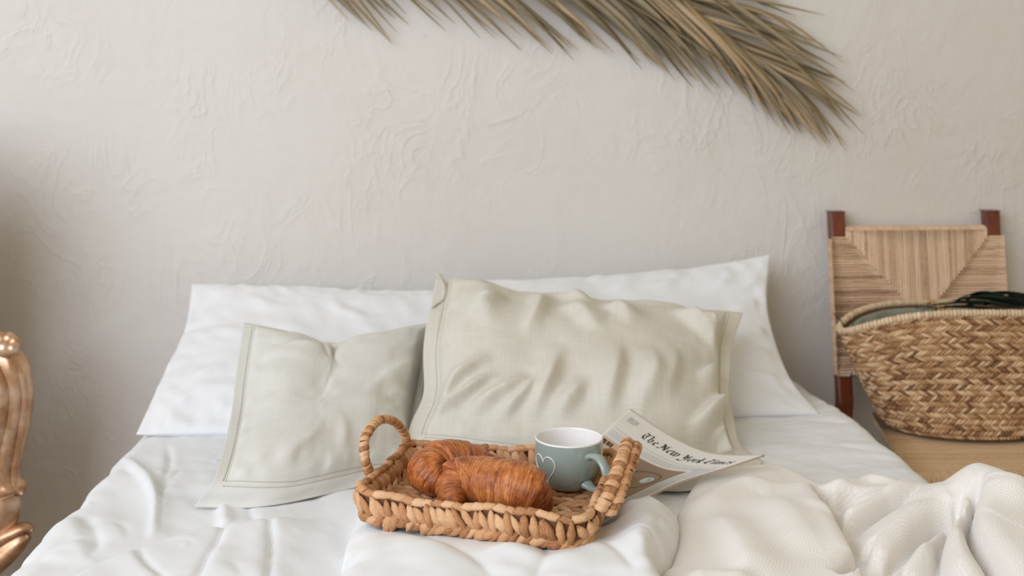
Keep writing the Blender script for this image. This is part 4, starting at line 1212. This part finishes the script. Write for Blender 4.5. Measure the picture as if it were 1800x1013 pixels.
# ------------------------------------------------------------------ palm frond
def build_palm():
    org = aty(1195, 0, -.04)
    root = thing('palm_frond', 'dried tan palm frond with long drooping leaflets hung on the plaster wall', 'palm frond', None, tuple(org))
    y0 = -.040
    rach = catmull([aty(u, v, y0) for u, v in ((380, -150), (600, -118), (820, -92), (1020, -58), (1130, -28), (1200, 6), (1262, 52), (1315, 92), (1362, 124))], 200)
    v, f = tube(rach[::4], np.linspace(.0075, .0016, 50), 8); link('rachis', mesh_data('rachis', v - org, f, [M_PALM]), root)
    r = random.Random(21)
    low = [(640, 66), (690, 74), (745, 50), (840, 62), (925, 92), (1000, 104), (1060, 98), (1120, 112), (1190, 140), (1250, 168), (1300, 165), (1340, 190), (1392, 240), (1410, 236), (1445, 256), (1490, 272)]
    up = [(1130, -80), (1260, -45), (1360, -12), (1440, 12), (1452, 40), (1468, 86), (1490, 112), (1502, 130), (1510, 160), (1516, 200), (1519, 238)]

    def env(E, k):
        E = np.array(E, float); x = k * (len(E) - 1); i = min(int(x), len(E) - 2); return E[i] + (E[i + 1] - E[i]) * (x - i)

    def leaflet(st, p1, w, sag=1.0):
        """one narrow leaflet folded along its midrib, hanging from st to the point p1"""
        n = 14; d = p1 - st; L = np.linalg.norm(d); d = d / L; y = r.uniform(-.030, .004)
        mid = st * .45 + p1 * .55 + np.array((r.uniform(-.1, .5) * .03 * L, y * .8 - .008, sag * r.uniform(-.2, 1.0) * .06 * L))
        path = catmull([st, mid, p1], n); side = np.cross(d, (0, -1, 0)); side /= np.linalg.norm(side); tw = r.uniform(-1.0, 1.0); V = []
        for k, p in enumerate(path):
            q = k / (n - 1); ww = w * min(1, .5 + 3 * q) * (1 - q ** 2.2) * .5 + .0004; t = tw * (1 - .5 * q)
            s_ = side * math.cos(t) + np.array((0, -1, 0)) * math.sin(t); nn = np.cross(s_, d)
            if nn[1] > 0: nn = -nn
            p = p.copy(); p[1] = min(p[1], -.012)
            V += [p - s_ * ww + nn * ww * .6, p, p + s_ * ww + nn * ww * .6, p - nn * .0008]
        V = np.array(V); V[:, 1] = np.minimum(V[:, 1], -.003)
        me = mesh_data('leaflet', V - org, gridfaces(n, 4, False, True) + [(3, 2, 1, 0), tuple((n - 1) * 4 + j for j in range(4))], [M_PALM])
        return link('leaflet', me, root)

    n = 108
    for i in range(n):
        k = min(max((i + r.uniform(-.45, .45)) / (n - 1), 0), 1)
        st = rach[int((.03 + .96 * k) * 199)]; tip = env(low, k) + np.array((r.uniform(-22, 14), r.uniform(-18, 4)))
        p1 = aty(tip[0], tip[1], -.02); p1 = st + (p1 - st) * r.choice((1, 1, .96, .88, .75))
        leaflet(st, p1, r.uniform(.010, .018) if k > .3 else r.uniform(.008, .013))
    n = 36
    for i in range(n):
        k = min(max((i + r.uniform(-.4, .4)) / (n - 1), 0), 1)
        st = rach[int((.50 + .49 * k) * 199)]; tip = env(up, k) + np.array((r.uniform(-28, 4), r.uniform(-9, 9)))
        p1 = aty(tip[0], tip[1], -.02); p1 = st + (p1 - st) * r.choice((1, 1, .95, .86, .76)); leaflet(st, p1, r.uniform(.008, .014), 1.6)
    # pale leaflets crossing in front of the midrib
    for (a, b) in (((1272, -6), (1456, 128)), ((1060, -20), (1330, 150)), ((1190, -10), (1392, 242)), ((1240, -10), (1518, 236))):
        leaflet(aty(*a, -.075), aty(*b, -.055), .012)


# ------------------------------------------------------------------ gilded frame at the left edge
def build_gilt():
    yk = -.30
    root = thing('gilded_mirror', 'ornate gilded carved frame standing on the floor at the left of the bed', 'mirror', None, (-.95, yk, 0)); org = np.array((-.95, yk, 0))
    pt = lambda u, v, y=yk: aty(u, v, y)

    def sweep(pts, prof, name, sides=40, n=60, ry=.6, flute=0.0, nf=5):
        S = np.array([(*pt(u, v), r) for u, v, r in pts]); Q = catmull(S, n); P = Q[:, :3]; T = np.gradient(P, axis=0); T /= np.linalg.norm(T, axis=1)[:, None]
        yv = np.array((0, -1.0, 0)); V = []
        for p, t, r_ in zip(P, T, Q[:, 3]):
            sx = np.cross(yv, t); sx /= np.linalg.norm(sx); row = []
            for j in range(sides):
                a = 2 * math.pi * j / sides; rr = r_ * (1 + flute * math.cos(nf * a))
                row.append(p + sx * rr * math.cos(a) + yv * rr * ry * math.sin(a) - org)
            V.append(row)
        V = np.array(V); me = mesh_data(name, V.reshape(-1, 3), gridfaces(n, sides, False, True) + [tuple(range(sides))[::-1], tuple((n - 1) * sides + j for j in range(sides))], [M_GILT])
        return link(name, me, root)
    px = .00108
    sweep([(-6, 618, 26 * px), (3, 640, 40 * px), (8, 680, 44 * px), (4, 730, 44 * px), (-4, 780, 42 * px), (-10, 825, 40 * px), (-8, 850, 42 * px), (-2, 866, 46 * px), (0, 872, 40 * px)], None, 'stile', flute=.10, nf=6)
    # raised moulding along the outer edge
    sweep([(24, 632, 8 * px), (40, 660, 9 * px), (45, 700, 8 * px), (40, 745, 8 * px), (32, 790, 7 * px), (26, 830, 7 * px), (30, 856, 8 * px), (42, 866, 6 * px)], None, 'moulding', ry=1.8)
    sweep([(2, 640, 10 * px), (16, 680, 12 * px), (14, 730, 11 * px), (6, 780, 9 * px), (0, 830, 8 * px)], None, 'moulding', ry=3.4)
    # shell scroll above
    for i, (u, v, r_) in enumerate(((2, 600, 17), (16, 597, 13), (26, 602, 11), (8, 614, 15), (22, 614, 10))):
        V, f = [], []; c = pt(u, v, yk - .01 - .004 * i); A = np.linspace(0, math.pi, 14); Bq = np.linspace(0, 2 * math.pi, 20, endpoint=False)
        P = np.array([[c + px * r_ * np.array((math.sin(a) * math.cos(b) * (1 + .08 * math.cos(5 * b)), .9 * math.sin(a) * math.sin(b), math.cos(a))) - org for b in Bq] for a in A])
        gridmesh('scroll', P, M_GILT, root, False, True)
    sweep([(-4, 868, 30 * px), (0, 885, 34 * px), (-2, 905, 33 * px), (-8, 925, 26 * px), (-16, 936, 14 * px)], None, 'drop_leaf', flute=.05, nf=4)
    sweep([(58, 932, 5 * px), (44, 928, 10 * px), (20, 938, 13 * px), (-10, 952, 14 * px), (-50, 975, 14 * px)], None, 'acanthus', ry=1.6)
    sweep([(52, 942, 6 * px), (36, 950, 15 * px), (10, 972, 20 * px), (-25, 1000, 24 * px), (-60, 1040, 24 * px)], None, 'acanthus', ry=1.1, flute=.05)
    sweep([(-40, 960, 30 * px), (-70, 1060, 34 * px), (-60, 1160, 36 * px), (-70, 1208, 40 * px)], None, 'foot', flute=.05)
    # unseen plate, rails and sides past the left edge, added to shade the wall
    mb = MB(); mb.box(np.array((-1.19, yk + .02, .59)) - org, (.60, .012, .78)); tag(mb.build('added_mirror_plate', Mat('mirror_glass', (225, 228, 228), .04, Metallic=1.0).m, root, False), 'added silvered glass out of view, keeps light off the wall')
    mb = MB(); mb.box(np.array((-1.19, yk + .034, .59)) - org, (.64, .014, .82)); mb.build('added_backing', M_FLOOR, root, False)
    for z in (.19, 1.0):
        path = catmull([(-1.50, yk, z), (-1.35, yk, z + .02), (-1.19, yk, z + (.05 if z > .5 else -.02)), (-1.03, yk, z + .02), (-.90, yk, z)], 30) - org
        v, f = tube(path, .04, 20, .8); link('rail', mesh_data('rail', v, f, [M_GILT]), root)
    for x in (-1.50, -.885):
        v, f = tube(catmull([(x, yk, .19), (x - .01, yk, .6), (x, yk, 1.0)], 20) - org, .026, 20); link('added_frame_side', mesh_data('added_frame_side', v, f, [M_GILT]), root)
    v, f = tube(catmull([(-1.5, yk, .0), (-1.51, yk, .1), (-1.5, yk, .2)], 8) - org, .036, 16); link('foot', mesh_data('foot', v, f, [M_GILT]), root)


build_room()
build_bed()
build_sheet()
build_duvet()
build_blanket()
build_pillows()
build_newspaper()
build_tray()
build_croissants()
build_mug()
build_chair()
build_basket()
build_greenery()
build_palm()
build_gilt()
